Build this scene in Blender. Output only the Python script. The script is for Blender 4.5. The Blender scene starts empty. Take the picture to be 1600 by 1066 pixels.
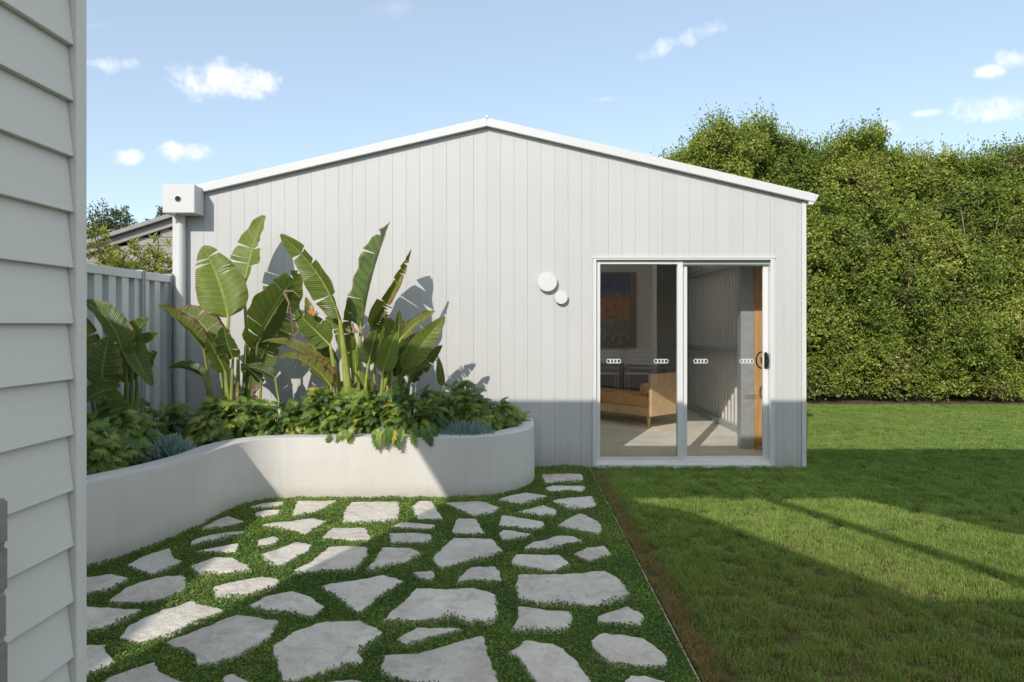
import bpy, bmesh, math, random
import numpy as np
from mathutils import Vector, Matrix, noise as mnoise
from mathutils.geometry import tessellate_polygon

random.seed(7)
rng = np.random.default_rng(7)
C = bpy.context.scene.collection
SC = bpy.context.scene
R = math.radians

# ------------------------------------------------------------------ camera
EYE, F = 1.44, 1067.0            # eye height (m), focal length in photo pixels (24 mm lens)
cam_d = bpy.data.cameras.new('camera')
cam = bpy.data.objects.new('camera', cam_d); C.objects.link(cam)
cam.location = (0, 0, EYE); cam.rotation_euler = (R(90), 0, 0)
cam_d.sensor_width = 36; cam_d.lens = 24.0
cam_d.shift_x = -6 / 1600; cam_d.shift_y = -26 / 1600
cam_d.clip_start = 0.05; cam_d.clip_end = 3000
SC.camera = cam

# ------------------------------------------------------------------ light
SX, SZ = 0.43, 0.70              # sun travel: +SX right, -SZ down per metre away from the camera
to_sun = Vector((-SX, -1, SZ)).normalized()
SUN_EL = math.asin(to_sun.z); SUN_ROT = math.atan2(to_sun.x, to_sun.y)
sun_d = bpy.data.lights.new('sun', 'SUN'); sun = bpy.data.objects.new('sun', sun_d); C.objects.link(sun)
sun_d.energy = 2.8; sun_d.angle = R(0.55); sun_d.color = (1.0, 0.94, 0.855)
sun.rotation_euler = to_sun.to_track_quat('Z', 'Y').to_euler()

world = bpy.data.worlds.new('World'); SC.world = world; world.use_nodes = True
wn = world.node_tree.nodes; wl = world.node_tree.links
wn.clear()
SKY_STRENGTH = 0.15
def wnode(t, **kw):
    n = wn.new(t)
    for k, v in kw.items(): setattr(n, k, v)
    return n
def wmath(op, a, b=None, clamp=False):
    n = wnode('ShaderNodeMath', operation=op, use_clamp=clamp)
    for i, v in enumerate((a, b)):
        if v is None: continue
        if isinstance(v, (int, float)): n.inputs[i].default_value = v
        else: wl.new(v, n.inputs[i])
    return n.outputs[0]
sky = wnode('ShaderNodeTexSky', sky_type='NISHITA', sun_disc=False)
sky.sun_elevation = SUN_EL; sky.sun_rotation = SUN_ROT
sky.air_density = 1.0; sky.dust_density = 0.6; sky.ozone_density = 1.0
tc = wnode('ShaderNodeTexCoord'); sep = wnode('ShaderNodeSeparateXYZ')
wl.new(tc.outputs['Generated'], sep.inputs[0])
dy = wmath('MAXIMUM', sep.outputs[1], 0.02)
gx = wmath('DIVIDE', sep.outputs[0], dy); gz = wmath('DIVIDE', sep.outputs[2], dy)
nz = wnode('ShaderNodeTexNoise'); nz.inputs['Scale'].default_value = 34; nz.inputs['Detail'].default_value = 9
nz.inputs['Roughness'].default_value = 0.58; nz.inputs['Distortion'].default_value = .15
wl.new(tc.outputs['Generated'], nz.inputs['Vector'])
nz2 = wnode('ShaderNodeTexNoise'); nz2.inputs['Scale'].default_value = 9; nz2.inputs['Detail'].default_value = 3
wl.new(tc.outputs['Generated'], nz2.inputs['Vector'])
nsum = wmath('ADD', wmath('MULTIPLY', wmath('SUBTRACT', nz.outputs[0], 0.5), 3.4), wmath('MULTIPLY', wmath('SUBTRACT', nz2.outputs[0], 0.5), 1.0))
clouds = [  # photo-pixel centre and radii of each small cumulus, tilt, density
    (176, 101, 42, 14, 0, .9), (345, 128, 92, 30, -.05, 1.0), (320, 138, 60, 18, 0, .7), (205, 245, 24, 13, 0, .75), (287, 238, 44, 16, 0, .9),
    (1066, 62, 60, 15, .38, .7), (1100, 47, 40, 8, .1, .5), (1552, 168, 62, 22, .05, 1.0), (1545, 112, 26, 12, 0, .9), (1590, 90, 36, 16, 0, 1.0),
    (1455, 176, 26, 6, .1, .6), (1388, 198, 18, 11, 0, .4), (945, 155, 26, 4, .1, .35), (150, 40, 34, 6, .2, .3), (613, 12, 40, 16, 0, .22)]
dens = None
for (px, py, rx, ry, tilt, dn) in clouds:
    cx, cz, rx, ry = (px - 806) / F, (507 - py) / F, rx / F * 1.15, ry / F * 1.2
    ux = wmath('SUBTRACT', gx, cx); uz = wmath('SUBTRACT', gz, cz)
    uz = wmath('SUBTRACT', uz, wmath('MULTIPLY', ux, tilt))
    e = wmath('ADD', wmath('POWER', wmath('ABSOLUTE', wmath('DIVIDE', ux, rx)), 2.0), wmath('POWER', wmath('ABSOLUTE', wmath('DIVIDE', uz, ry)), 2.0))
    d = wmath('MULTIPLY', wmath('ADD', wmath('SUBTRACT', 1.05, e), nsum), 0.64, clamp=True)
    # keep it inside 1.6 radii
    win = wmath('MULTIPLY', wmath('SUBTRACT', 2.4, e), 1.0, clamp=True)
    d = wmath('MULTIPLY', wmath('MULTIPLY', d, win), dn)
    dens = d if dens is None else wmath('MAXIMUM', dens, d)
front = wmath('GREATER_THAN', sep.outputs[1], 0.05)
dens = wmath('MULTIPLY', dens, front)
sm = wnode('ShaderNodeMapRange', interpolation_type='SMOOTHSTEP')
wl.new(dens, sm.inputs[0]); sm.inputs[1].default_value = 0.0; sm.inputs[2].default_value = 1.0
# thin high veil: lifts the deep blue towards the pale sky of a bright hazy day (all round, even)
veil = wnode('ShaderNodeMix', data_type='RGBA'); veil.inputs[0].default_value = 0.36
wl.new(sky.outputs[0], veil.inputs[6]); veil.inputs[7].default_value = (3.9, 4.55, 5.0, 1)
mixc = wnode('ShaderNodeMix', data_type='RGBA')
wl.new(sm.outputs[0], mixc.inputs[0]); wl.new(veil.outputs[2], mixc.inputs[6]); mixc.inputs[7].default_value = (6.1, 6.1, 6.2, 1)
bg = wnode('ShaderNodeBackground'); bg.inputs[1].default_value = SKY_STRENGTH
wl.new(mixc.outputs[2], bg.inputs[0])
wo = wnode('ShaderNodeOutputWorld'); wl.new(bg.outputs[0], wo.inputs[0])

SC.view_settings.view_transform = 'Standard'; SC.view_settings.look = 'None'
SC.view_settings.gamma = 1; SC.view_settings.use_curve_mapping = False
SC.view_settings.exposure = 0.41
SC.render.engine = 'CYCLES'
SC.cycles.max_bounces = 8; SC.cycles.transparent_max_bounces = 24
SC.cycles.use_denoising = True

# ------------------------------------------------------------------ helpers
def W(px, py, Y):
    """world point seen at a photo pixel at distance Y"""
    return Vector(((px - 806) * Y / F, Y, EYE + (507 - py) * Y / F))
def G(px, py, z=0.0):
    """ground point (height z) seen at a photo pixel"""
    Y = (EYE - z) * F / (py - 507)
    return ((px - 806) * Y / F, Y)

def thing(name, label, cat, loc=(0, 0, 0), group=None):
    o = bpy.data.objects.new(name, None); C.objects.link(o)
    o.location = loc; o.empty_display_size = 0.1
    o['label'] = label; o['category'] = cat
    if group: o['group'] = group
    return o
def tag(o, label, cat, group=None):
    o['label'] = label; o['category'] = cat
    if group: o['group'] = group
    return o
def mesh(name, verts, faces, mat, smooth=False, uvs=None):
    me = bpy.data.meshes.new(name)
    me.from_pydata([tuple(v) for v in verts], [], faces)
    if uvs is not None:
        ul = me.uv_layers.new(name='UVMap')
        li = np.zeros(len(me.loops), dtype=np.int32); me.loops.foreach_get('vertex_index', li)
        ul.data.foreach_set('uv', np.asarray(uvs, dtype=np.float32)[li].ravel())
    if mat: me.materials.append(mat)
    if smooth: me.polygons.foreach_set('use_smooth', [True] * len(me.polygons))
    me.update()
    return me
def link(name, me, parent=None, local=False):
    o = bpy.data.objects.new(name, me); C.objects.link(o)
    if parent is not None:
        o.parent = parent
        if not local and parent.type == 'EMPTY':
            o.matrix_parent_inverse = Matrix.Translation(-Vector(parent.location))
    return o
class MB:
    def __init__(s): s.v = []; s.f = []
    def add(s, verts, faces):
        b = len(s.v); s.v += [tuple(v) for v in verts]; s.f += [tuple(i + b for i in f) for f in faces]; return s
    def box(s, x0, x1, y0, y1, z0, z1):
        return s.add([(x0, y0, z0), (x1, y0, z0), (x1, y1, z0), (x0, y1, z0), (x0, y0, z1), (x1, y0, z1), (x1, y1, z1), (x0, y1, z1)],
                     [(0, 3, 2, 1), (4, 5, 6, 7), (0, 1, 5, 4), (1, 2, 6, 5), (2, 3, 7, 6), (3, 0, 4, 7)])
    def obox(s, c, ax, ay, az, hx, hy, hz):
        c = Vector(c); vs = []
        for k in (-1, 1):
            for (i, j) in ((-1, -1), (1, -1), (1, 1), (-1, 1)):
                vs.append(c + Vector(ax) * hx * i + Vector(ay) * hy * j + Vector(az) * hz * k)
        return s.add(vs, [(0, 3, 2, 1), (4, 5, 6, 7), (0, 1, 5, 4), (1, 2, 6, 5), (2, 3, 7, 6), (3, 0, 4, 7)])
    def tube(s, pts, rad, n=8, cap=True):
        pts = [Vector(p) for p in pts]
        rad = rad if isinstance(rad, (list, tuple)) else [rad] * len(pts)
        rings = []; b = len(s.v); up = None
        for i, p in enumerate(pts):
            t = (pts[min(i + 1, len(pts) - 1)] - pts[max(i - 1, 0)]).normalized()
            if up is None:
                up = t.orthogonal().normalized()
            else:
                up = (up - t * up.dot(t)); up = up.normalized() if up.length > 1e-6 else t.orthogonal().normalized()
            sd = t.cross(up)
            for k in range(n):
                a = 2 * math.pi * k / n
                s.v.append(tuple(p + (up * math.cos(a) + sd * math.sin(a)) * rad[i]))
        for i in range(len(pts) - 1):
            for k in range(n):
                k2 = (k + 1) % n
                s.f.append((b + i * n + k, b + i * n + k2, b + (i + 1) * n + k2, b + (i + 1) * n + k))
        if cap:
            s.f.append(tuple(b + k for k in reversed(range(n)))); s.f.append(tuple(b + (len(pts) - 1) * n + k for k in range(n)))
        return s
    def disc(s, c, prof, n=32):
        """lathe about the -y axis: prof = (radius, y offset toward the camera)"""
        b = len(s.v)
        for (r, dyy) in prof:
            for k in range(n):
                a = 2 * math.pi * k / n
                s.v.append((c[0] + r * math.cos(a), c[1] - dyy, c[2] + r * math.sin(a)))
        for i in range(len(prof) - 1):
            for k in range(n):
                k2 = (k + 1) % n
                s.f.append((b + i * n + k, b + i * n + k2, b + (i + 1) * n + k2, b + (i + 1) * n + k))
        s.f.append(tuple(b + (len(prof) - 1) * n + k for k in range(n)))
        return s
    def prism_y(s, poly, y0, y1):
        """(x,z) polygon, counter-clockwise seen from the camera, from y0 (front) to y1"""
        n = len(poly)
        vs = [(x, y0, z) for x, z in poly] + [(x, y1, z) for x, z in poly]
        return s.add(vs, [tuple(range(n)), tuple(reversed(range(n, 2 * n)))] + [(i, i + n, (i + 1) % n + n, (i + 1) % n) for i in range(n)])
    def build(s, name, mat, parent=None, bevel=0.0, smooth=False, segs=1):
        me = mesh(name, s.v, s.f, mat)
        bm = bmesh.new(); bm.from_mesh(me)
        bmesh.ops.recalc_face_normals(bm, faces=bm.faces)
        if bevel > 0:
            bmesh.ops.bevel(bm, geom=list(bm.edges), offset=bevel, segments=segs, affect='EDGES', clamp_overlap=True)
        bm.to_mesh(me); bm.free()
        if smooth:
            me.polygons.foreach_set('use_smooth', [True] * len(me.polygons))
            me.set_sharp_from_angle(angle=R(40))
        return link(name, me, parent)
def structure(o): o['kind'] = 'structure'; return o

# ------------------------------------------------------------------ materials
def nodes_of(name):
    m = bpy.data.materials.new(name); m.use_nodes = True
    nt = m.node_tree; nt.nodes.clear()
    out = nt.nodes.new('ShaderNodeOutputMaterial')
    return m, nt, out
def N(nt, t, **kw):
    n = nt.nodes.new(t)
    for k, v in kw.items(): setattr(n, k, v)
    return n
def rgba(c): return (c[0], c[1], c[2], 1)
def noise_tex(nt, scale, detail=5, rough=.55, coord='Object', dist=0.0, vec=None):
    n = N(nt, 'ShaderNodeTexNoise'); n.inputs['Scale'].default_value = scale; n.inputs['Detail'].default_value = detail
    n.inputs['Roughness'].default_value = rough; n.inputs['Distortion'].default_value = dist
    if vec is None:
        if coord == 'World':
            g = N(nt, 'ShaderNodeNewGeometry'); vec = g.outputs['Position']
        else:
            t = N(nt, 'ShaderNodeTexCoord'); vec = t.outputs[coord]
    nt.links.new(vec, n.inputs['Vector'])
    return n.outputs[0]
def ramp(nt, fac, stops):
    r = N(nt, 'ShaderNodeValToRGB'); nt.links.new(fac, r.inputs[0])
    els = r.color_ramp.elements
    while len(els) < len(stops): els.new(0.5)
    for e, (p, c) in zip(els, stops): e.position = p; e.color = rgba(c) if not isinstance(c, (int, float)) else (c, c, c, 1)
    return r.outputs[0]
def mixrgb(nt, fac, a, b, mode='MIX'):
    n = N(nt, 'ShaderNodeMix', data_type='RGBA', blend_type=mode)
    for sock, v in ((n.inputs[0], fac), (n.inputs[6], a), (n.inputs[7], b)):
        if isinstance(v, (int, float)): sock.default_value = v
        elif isinstance(v, tuple): sock.default_value = rgba(v)
        else: nt.links.new(v, sock)
    return n.outputs[2]
def vmath(nt, op, a, b=0.0, clamp=False):
    n = N(nt, 'ShaderNodeMath', operation=op, use_clamp=clamp)
    for i, v in enumerate((a, b)):
        if isinstance(v, (int, float)): n.inputs[i].default_value = v
        else: nt.links.new(v, n.inputs[i])
    return n.outputs[0]
def bump(nt, h, strength=.3, dist=.01):
    b = N(nt, 'ShaderNodeBump'); b.inputs['Strength'].default_value = strength; b.inputs['Distance'].default_value = dist
    nt.links.new(h, b.inputs['Height']); return b.outputs[0]
def principled(nt, out, col, rough=.5, normal=None, spec=.5, metal=0.0):
    p = N(nt, 'ShaderNodeBsdfPrincipled')
    if isinstance(col, tuple): p.inputs['Base Color'].default_value = rgba(col)
    else: nt.links.new(col, p.inputs['Base Color'])
    if isinstance(rough, (int, float)): p.inputs['Roughness'].default_value = rough
    else: nt.links.new(rough, p.inputs['Roughness'])
    p.inputs['Specular IOR Level'].default_value = spec; p.inputs['Metallic'].default_value = metal
    if normal is not None: nt.links.new(normal, p.inputs['Normal'])
    if out is not None: nt.links.new(p.outputs[0], out.inputs[0])
    return p
def simple(name, col, rough=.5, var=.08, scale=3.0, bmp=0.0, bscale=60, spec=.4, metal=0.0, dirt=None):
    m, nt, out = nodes_of(name)
    n1 = noise_tex(nt, scale, 6, .6)
    lo = tuple(max(0, c * (1 - var)) for c in col); hi = tuple(min(1, c * (1 + var)) for c in col)
    c = ramp(nt, n1, [(.3, lo), (.7, hi)])
    if dirt:
        c = mixrgb(nt, ramp(nt, noise_tex(nt, dirt[2], 8, .7), [(.52, 0.0), (.75, dirt[1])]), c, dirt[0])
    nrm = bump(nt, noise_tex(nt, bscale, 4), bmp, .004) if bmp else None
    principled(nt, out, c, rough, nrm, spec, metal)
    return m
def foliage_mat(name, stops, trans=.3, rough=.45, spec=.35, island=True, nscale=1.5, extra=None, tint=.25):
    """leaf colours: random per leaf, plus slow drift over the plant"""
    m, nt, out = nodes_of(name)
    g = N(nt, 'ShaderNodeNewGeometry')
    oi = N(nt, 'ShaderNodeObjectInfo')
    rnd = g.outputs['Random Per Island'] if island else oi.outputs['Random']
    n1 = noise_tex(nt, nscale, 3, .5, 'World')
    f = vmath(nt, 'ADD', vmath(nt, 'MULTIPLY', rnd, .55), vmath(nt, 'MULTIPLY', vmath(nt, 'SUBTRACT', n1, .25), .9))
    f = vmath(nt, 'MULTIPLY', f, 1.0, clamp=True)
    c = ramp(nt, f, stops)
    if extra:
        col, amt, sc = extra
        c = mixrgb(nt, ramp(nt, noise_tex(nt, sc, 4, .6, 'World'), [(.56, 0.0), (.70, amt)]), c, col)
    p = principled(nt, None, c, rough, None, spec)
    t = N(nt, 'ShaderNodeBsdfTranslucent')
    tcx = mixrgb(nt, 1.0, c, (1.0, 1.15, .45), 'MULTIPLY')
    nt.links.new(tcx, t.inputs[0])
    mx = N(nt, 'ShaderNodeMixShader'); mx.inputs[0].default_value = trans
    nt.links.new(p.outputs[0], mx.inputs[1]); nt.links.new(t.outputs[0], mx.inputs[2]); nt.links.new(mx.outputs[0], out.inputs[0])
    return m

M = {}
def board_paint(name, col, rough, axis, foot, bmp):
    """painted boards: each board a hair different, faint long streaks, soil splash at the foot"""
    m, nt, out = nodes_of(name)
    oi = N(nt, 'ShaderNodeObjectInfo'); t = N(nt, 'ShaderNodeTexCoord'); mp = N(nt, 'ShaderNodeMapping')
    mp.inputs['Scale'].default_value = (28, 28, .9) if axis == 'z' else (60, 1.2, 60)
    nt.links.new(t.outputs['Object'], mp.inputs[0])
    st = noise_tex(nt, 1.0, 5, .6, vec=mp.outputs[0]); n1 = noise_tex(nt, 1.3, 6, .6); n2 = noise_tex(nt, 12, 6, .7)
    c = ramp(nt, vmath(nt, 'ADD', vmath(nt, 'MULTIPLY', st, .5), vmath(nt, 'MULTIPLY', n1, .5)), [(.3, tuple(x * .955 for x in col)), (.7, tuple(x * 1.03 for x in col))])
    hv = N(nt, 'ShaderNodeHueSaturation'); nt.links.new(c, hv.inputs['Color'])
    nt.links.new(vmath(nt, 'ADD', vmath(nt, 'MULTIPLY', oi.outputs['Random'], .035), .982), hv.inputs['Value'])
    c = hv.outputs[0]
    sp = N(nt, 'ShaderNodeSeparateXYZ'); nt.links.new(t.outputs['Object'], sp.inputs[0])
    f = vmath(nt, 'SUBTRACT', 1.0, vmath(nt, 'MULTIPLY', sp.outputs[2], foot), clamp=True)
    c = mixrgb(nt, vmath(nt, 'MULTIPLY', f, vmath(nt, 'MULTIPLY', n2, .7)), c, (.34, .31, .25))
    h = vmath(nt, 'ADD', vmath(nt, 'MULTIPLY', st, .6), vmath(nt, 'MULTIPLY', noise_tex(nt, .9, 3, .5), 3.0))
    principled(nt, out, c, ramp(nt, n1, [(.3, rough - .06), (.7, rough + .08)]), bump(nt, h, bmp, .006), .4)
    return m
M['shed_paint'] = board_paint('shed_white_paint', (.555, .55, .535), .42, 'z', 4.5, .10)
M['trim_white'] = simple('white_trim_paint', (.66, .655, .64), .38, .02, 3.0)
M['alu_white'] = simple('white_powder_coat', (.70, .70, .69), .3, .02, 4.0)
M['house_paint'] = board_paint('grey_weatherboard_paint', (.70, .69, .665), .5, 'y', 3.0, .16)
def fill_sheet_mat():  # translucent sheet added so diffuse light comes through and lifts the shade
    m, nt, out = nodes_of('fill_light_sheet')
    d = N(nt, 'ShaderNodeBsdfDiffuse'); d.inputs[0].default_value = (.75, .75, .74, 1)
    t = N(nt, 'ShaderNodeBsdfTranslucent'); t.inputs[0].default_value = (.95, .91, .83, 1)
    mx = N(nt, 'ShaderNodeMixShader'); mx.inputs[0].default_value = .82
    nt.links.new(d.outputs[0], mx.inputs[1]); nt.links.new(t.outputs[0], mx.inputs[2]); nt.links.new(mx.outputs[0], out.inputs[0])
    return m
M['roof_under'] = fill_sheet_mat()
M['render'] = None
M['zinc'] = simple('galvanised_steel', (.50, .53, .54), .45, .12, 14, .05, 90, metal=.35)
M['pine'] = None
M['dark'] = simple('black_plastic', (.02, .02, .022), .35, .1)
M['hole'] = simple('dark_hole', (.03, .025, .022), .8)
M['ply'] = simple('plasterboard', (.66, .64, .57), .8, .05, 2)
M['int_sheet'] = simple('interior_sheet_back', (.66, .66, .63), .55, .06, 2)
M['ceil'] = simple('foil_ceiling', (.34, .34, .33), .8, .1, 2)
M['concrete'] = simple('concrete_floor', (.82, .77, .70), .75, .1, 2.5, .15, 40, dirt=((.33, .30, .26), .4, 1.4))
M['fence'] = simple('grey_steel_fence', (.66, .70, .69), .28, .04, 3, dirt=((.40, .40, .36), .25, 2.0))
M['fence'].node_tree.nodes['Principled BSDF'].inputs['Specular IOR Level'].default_value = .8
M['fence_post'] = simple('dark_grey_post', (.40, .43, .44), .45, .05)
M['decal'] = simple('white_decal', (.85, .85, .83), .6, .01)
M['light'] = simple('white_lamp_body', (.68, .675, .65), .45, .01)
M['bracket'] = simple('lamp_backplate', (.22, .17, .12), .6, .05)
M['leather'] = simple('tan_leather', (.62, .32, .14), .45, .12, 6, .1, 120)
M['oak'] = simple('pale_timber', (.70, .48, .27), .5, .14, 8)
M['grey_cloth'] = simple('grey_cushion_cloth', (.19, .19, .20), .9, .15, 20, .2, 300)
M['soil'] = simple('dark_soil', (.055, .04, .028), .95, .4, 18, .6, 50)
M['mulch'] = simple('leaf_litter_soil', (.10, .065, .042), .95, .5, 16, .8, 30)
M['under_cover'] = simple('cover_thatch', (.06, .10, .022), .95, .4, 25, .5, 60)  # dark green base under the ground cover leaves
M['edging'] = simple('weathered_edging', (.40, .36, .30), .8, .2, 12, .2, 60)
M['block'] = simple('grey_stone_block', (.27, .255, .235), .85, .18, 18, .5, 60)
M['mortar'] = simple('mortar', (.36, .35, .33), .9, .1, 20)
M['nb_board'] = simple('weathered_grey_boards', (.33, .31, .285), .8, .14, 4, .1, 60)
M['nb_roof'] = simple('grey_roof', (.27, .265, .25), .6, .1, 4)
M['dark_unseen_wall'] = simple('dark_unseen_wall', (.12, .105, .095), .9, .2, 14, .3, 40)  # unseen house walls, made dark to cut bounce and door reflections
M['bark'] = simple('brown_bark', (.13, .09, .065), .9, .3, 14, .6, 40)
M['twig'] = simple('hedge_twig', (.26, .19, .14), .9, .3, 10, .4, 40)
M['petiole'] = simple('green_stalk', (.30, .33, .07), .45, .25, 6, spec=.4)
M['petiole_dark'] = simple('dark_green_stalk', (.13, .19, .045), .45, .25, 6)
M['dry'] = simple('dry_leaf', (.30, .19, .11), .8, .3, 12)
M['orange'] = simple('orange_flower_petal', (.55, .28, .08), .5, .2, 12)

def render_mat():
    m, nt, out = nodes_of('cream_render')
    n1 = noise_tex(nt, 1.6, 6, .6); n2 = noise_tex(nt, 9, 6, .65)
    c = ramp(nt, n1, [(.3, (.57, .545, .50)), (.7, (.64, .62, .575))])
    # faint vertical runs
    t = N(nt, 'ShaderNodeTexCoord'); mp = N(nt, 'ShaderNodeMapping'); mp.inputs['Scale'].default_value = (14, 14, .8)
    nt.links.new(t.outputs['Object'], mp.inputs[0])
    runs = noise_tex(nt, 1.0, 4, .6, vec=mp.outputs[0])
    c = mixrgb(nt, ramp(nt, runs, [(.5, 0.0), (.8, .35)]), c, (.47, .455, .42))
    # soil splash along the foot of the wall
    sp = N(nt, 'ShaderNodeSeparateXYZ'); nt.links.new(t.outputs['Object'], sp.inputs[0])
    foot = vmath(nt, 'SUBTRACT', 1.0, vmath(nt, 'MULTIPLY', sp.outputs[2], 9.0), clamp=True)
    foot = vmath(nt, 'MULTIPLY', foot, vmath(nt, 'MULTIPLY', n2, 1.0))
    c = mixrgb(nt, foot, c, (.36, .33, .25))
    h = vmath(nt, 'ADD', noise_tex(nt, 45, 5, .6), vmath(nt, 'MULTIPLY', n2, 1.5))
    principled(nt, out, c, .85, bump(nt, h, .22, .006), .25)
    return m
M['render'] = render_mat()
def pine_mat():
    m, nt, out = nodes_of('pine_stud')
    t = N(nt, 'ShaderNodeTexCoord'); mp = N(nt, 'ShaderNodeMapping'); mp.inputs['Scale'].default_value = (30, 30, 1.6)
    nt.links.new(t.outputs['Object'], mp.inputs[0])
    n1 = noise_tex(nt, 1.0, 5, .6, vec=mp.outputs[0], dist=.6)
    principled(nt, out, ramp(nt, n1, [(.3, (.52, .28, .11)), (.7, (.78, .48, .22))]), .6)
    return m
M['pine'] = pine_mat()
def stone_mat():
    m, nt, out = nodes_of('limestone_paver')
    oi = N(nt, 'ShaderNodeObjectInfo'); t = N(nt, 'ShaderNodeTexCoord')
    of = N(nt, 'ShaderNodeVectorMath', operation='ADD'); nt.links.new(t.outputs['Object'], of.inputs[0])
    cb = N(nt, 'ShaderNodeCombineXYZ'); nt.links.new(vmath(nt, 'MULTIPLY', oi.outputs['Random'], 57.0), cb.inputs[0]); nt.links.new(vmath(nt, 'MULTIPLY', oi.outputs['Random'], 131.0), cb.inputs[1])
    nt.links.new(cb.outputs[0], of.inputs[1]); v = of.outputs[0]
    n1 = noise_tex(nt, 3.2, 7, .62, vec=v); n2 = noise_tex(nt, 24, 9, .72, dist=.6, vec=v); n3 = noise_tex(nt, 2.1, 5, .6, vec=v, dist=.4); n4 = noise_tex(nt, 7, 8, .65, dist=1.2, vec=v); n5 = noise_tex(nt, 90, 4, .6, vec=v)
    c = ramp(nt, n1, [(.28, (.68, .615, .525)), (.72, (.86, .795, .695))])
    c = mixrgb(nt, ramp(nt, n4, [(.48, 0.0), (.66, .60)]), c, (.48, .435, .365))
    c = mixrgb(nt, ramp(nt, n3, [(.52, 0.0), (.72, .6)]), c, (.50, .42, .33))
    c = mixrgb(nt, ramp(nt, n2, [(.58, 0.0), (.70, .75)]), c, (.30, .285, .26))
    c = mixrgb(nt, ramp(nt, n5, [(.60, 0.0), (.70, .5)]), c, (.28, .26, .235))
    hv = N(nt, 'ShaderNodeHueSaturation'); nt.links.new(c, hv.inputs['Color'])
    nt.links.new(vmath(nt, 'ADD', vmath(nt, 'MULTIPLY', oi.outputs['Random'], .24), .90), hv.inputs['Value'])
    h = vmath(nt, 'ADD', vmath(nt, 'MULTIPLY', n2, 1.0), vmath(nt, 'ADD', vmath(nt, 'MULTIPLY', n4, 2.2), vmath(nt, 'MULTIPLY', n5, .25)))
    principled(nt, out, hv.outputs[0], ramp(nt, n4, [(.35, .42), (.65, .8)]), bump(nt, h, .9, .016), .5)
    return m
M['stone'] = stone_mat()
def glass_mat():
    m, nt, out = nodes_of('window_glass')
    tr = N(nt, 'ShaderNodeBsdfTransparent'); tr.inputs[0].default_value = (.995, .995, .995, 1)
    gl = N(nt, 'ShaderNodeBsdfGlossy'); gl.inputs[1].default_value = 0.0; gl.inputs[0].default_value = (1, 1, 1, 1)
    fr = N(nt, 'ShaderNodeFresnel'); fr.inputs[0].default_value = 1.45
    mx = N(nt, 'ShaderNodeMixShader'); nt.links.new(vmath(nt, 'MULTIPLY', fr.outputs[0], 1.6), mx.inputs[0])
    nt.links.new(tr.outputs[0], mx.inputs[1]); nt.links.new(gl.outputs[0], mx.inputs[2]); nt.links.new(mx.outputs[0], out.inputs[0])
    return m
M['glass'] = glass_mat()
def banana_mat(name, a, b, rib, brown, trans=.28):
    """leaf with midrib and close side veins; brown scorched rims"""
    m, nt, out = nodes_of(name)
    uv = N(nt, 'ShaderNodeUVMap'); sp = N(nt, 'ShaderNodeSeparateXYZ'); nt.links.new(uv.outputs[0], sp.inputs[0])
    oi = N(nt, 'ShaderNodeObjectInfo')
    av = vmath(nt, 'ABSOLUTE', sp.outputs[1])
    n1 = noise_tex(nt, 5, 4, .6)
    vein = vmath(nt, 'SINE', vmath(nt, 'MULTIPLY', vmath(nt, 'SUBTRACT', sp.outputs[0], vmath(nt, 'MULTIPLY', av, .10)), 260.0))
    vein2 = vmath(nt, 'SINE', vmath(nt, 'MULTIPLY', vmath(nt, 'SUBTRACT', sp.outputs[0], vmath(nt, 'MULTIPLY', av, .10)), 77.0))
    vv = vmath(nt, 'ADD', vmath(nt, 'MULTIPLY', vein, .5), vmath(nt, 'MULTIPLY', vein2, .5))
    f = vmath(nt, 'ADD', vmath(nt, 'ADD', vmath(nt, 'MULTIPLY', n1, .5), vmath(nt, 'MULTIPLY', oi.outputs['Random'], .5)), vmath(nt, 'MULTIPLY', vv, .17), clamp=True)
    c = ramp(nt, f, [(.15, a), (.85, b)])
    c = mixrgb(nt, ramp(nt, av, [(.035, 1.0), (.075, 0.0)]), c, rib)
    if brown > 0:
        edge = vmath(nt, 'ADD', av, vmath(nt, 'MULTIPLY', vmath(nt, 'SUBTRACT', noise_tex(nt, 16, 4, .6), .5), 1.1))
        c = mixrgb(nt, ramp(nt, edge, [(.95 - .35 * brown, 0.0), (1.08 - .35 * brown, 1.0)]), c, (.28, .20, .08))
        c = mixrgb(nt, ramp(nt, edge, [(1.12 - .35 * brown, 0.0), (1.2 - .3 * brown, .9)]), c, (.20, .11, .06))
    p = principled(nt, None, c, .36, bump(nt, vv, .55, .006), .5)
    t = N(nt, 'ShaderNodeBsdfTranslucent'); nt.links.new(mixrgb(nt, 1.0, c, (1.1, 1.2, .4), 'MULTIPLY'), t.inputs[0])
    mx = N(nt, 'ShaderNodeMixShader'); mx.inputs[0].default_value = trans
    nt.links.new(p.outputs[0], mx.inputs[1]); nt.links.new(t.outputs[0], mx.inputs[2]); nt.links.new(mx.outputs[0], out.inputs[0])
    return m
M['ban'] = banana_mat('paddle_leaf', (.050, .098, .020), (.215, .275, .045), (.32, .37, .10), .12, .28)
M['ban_scorch'] = banana_mat('scorched_paddle_leaf', (.13, .17, .03), (.27, .29, .065), (.36, .36, .11), 1.0, .32)
M['ban_lime'] = banana_mat('bright_paddle_leaf', (.18, .27, .04), (.26, .34, .06), (.42, .45, .14), .25, .38)
M['dead'] = banana_mat('dead_paddle_leaf', (.22, .15, .09), (.38, .27, .17), (.34, .26, .16), .6, .15)
M['xan'] = foliage_mat('lobed_leaf', [(.05, (.036, .078, .018)), (.40, (.10, .175, .032)), (.72, (.24, .32, .052)), (.95, (.46, .49, .10))], .26, .42, .5, island=False, nscale=2.0)
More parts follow.
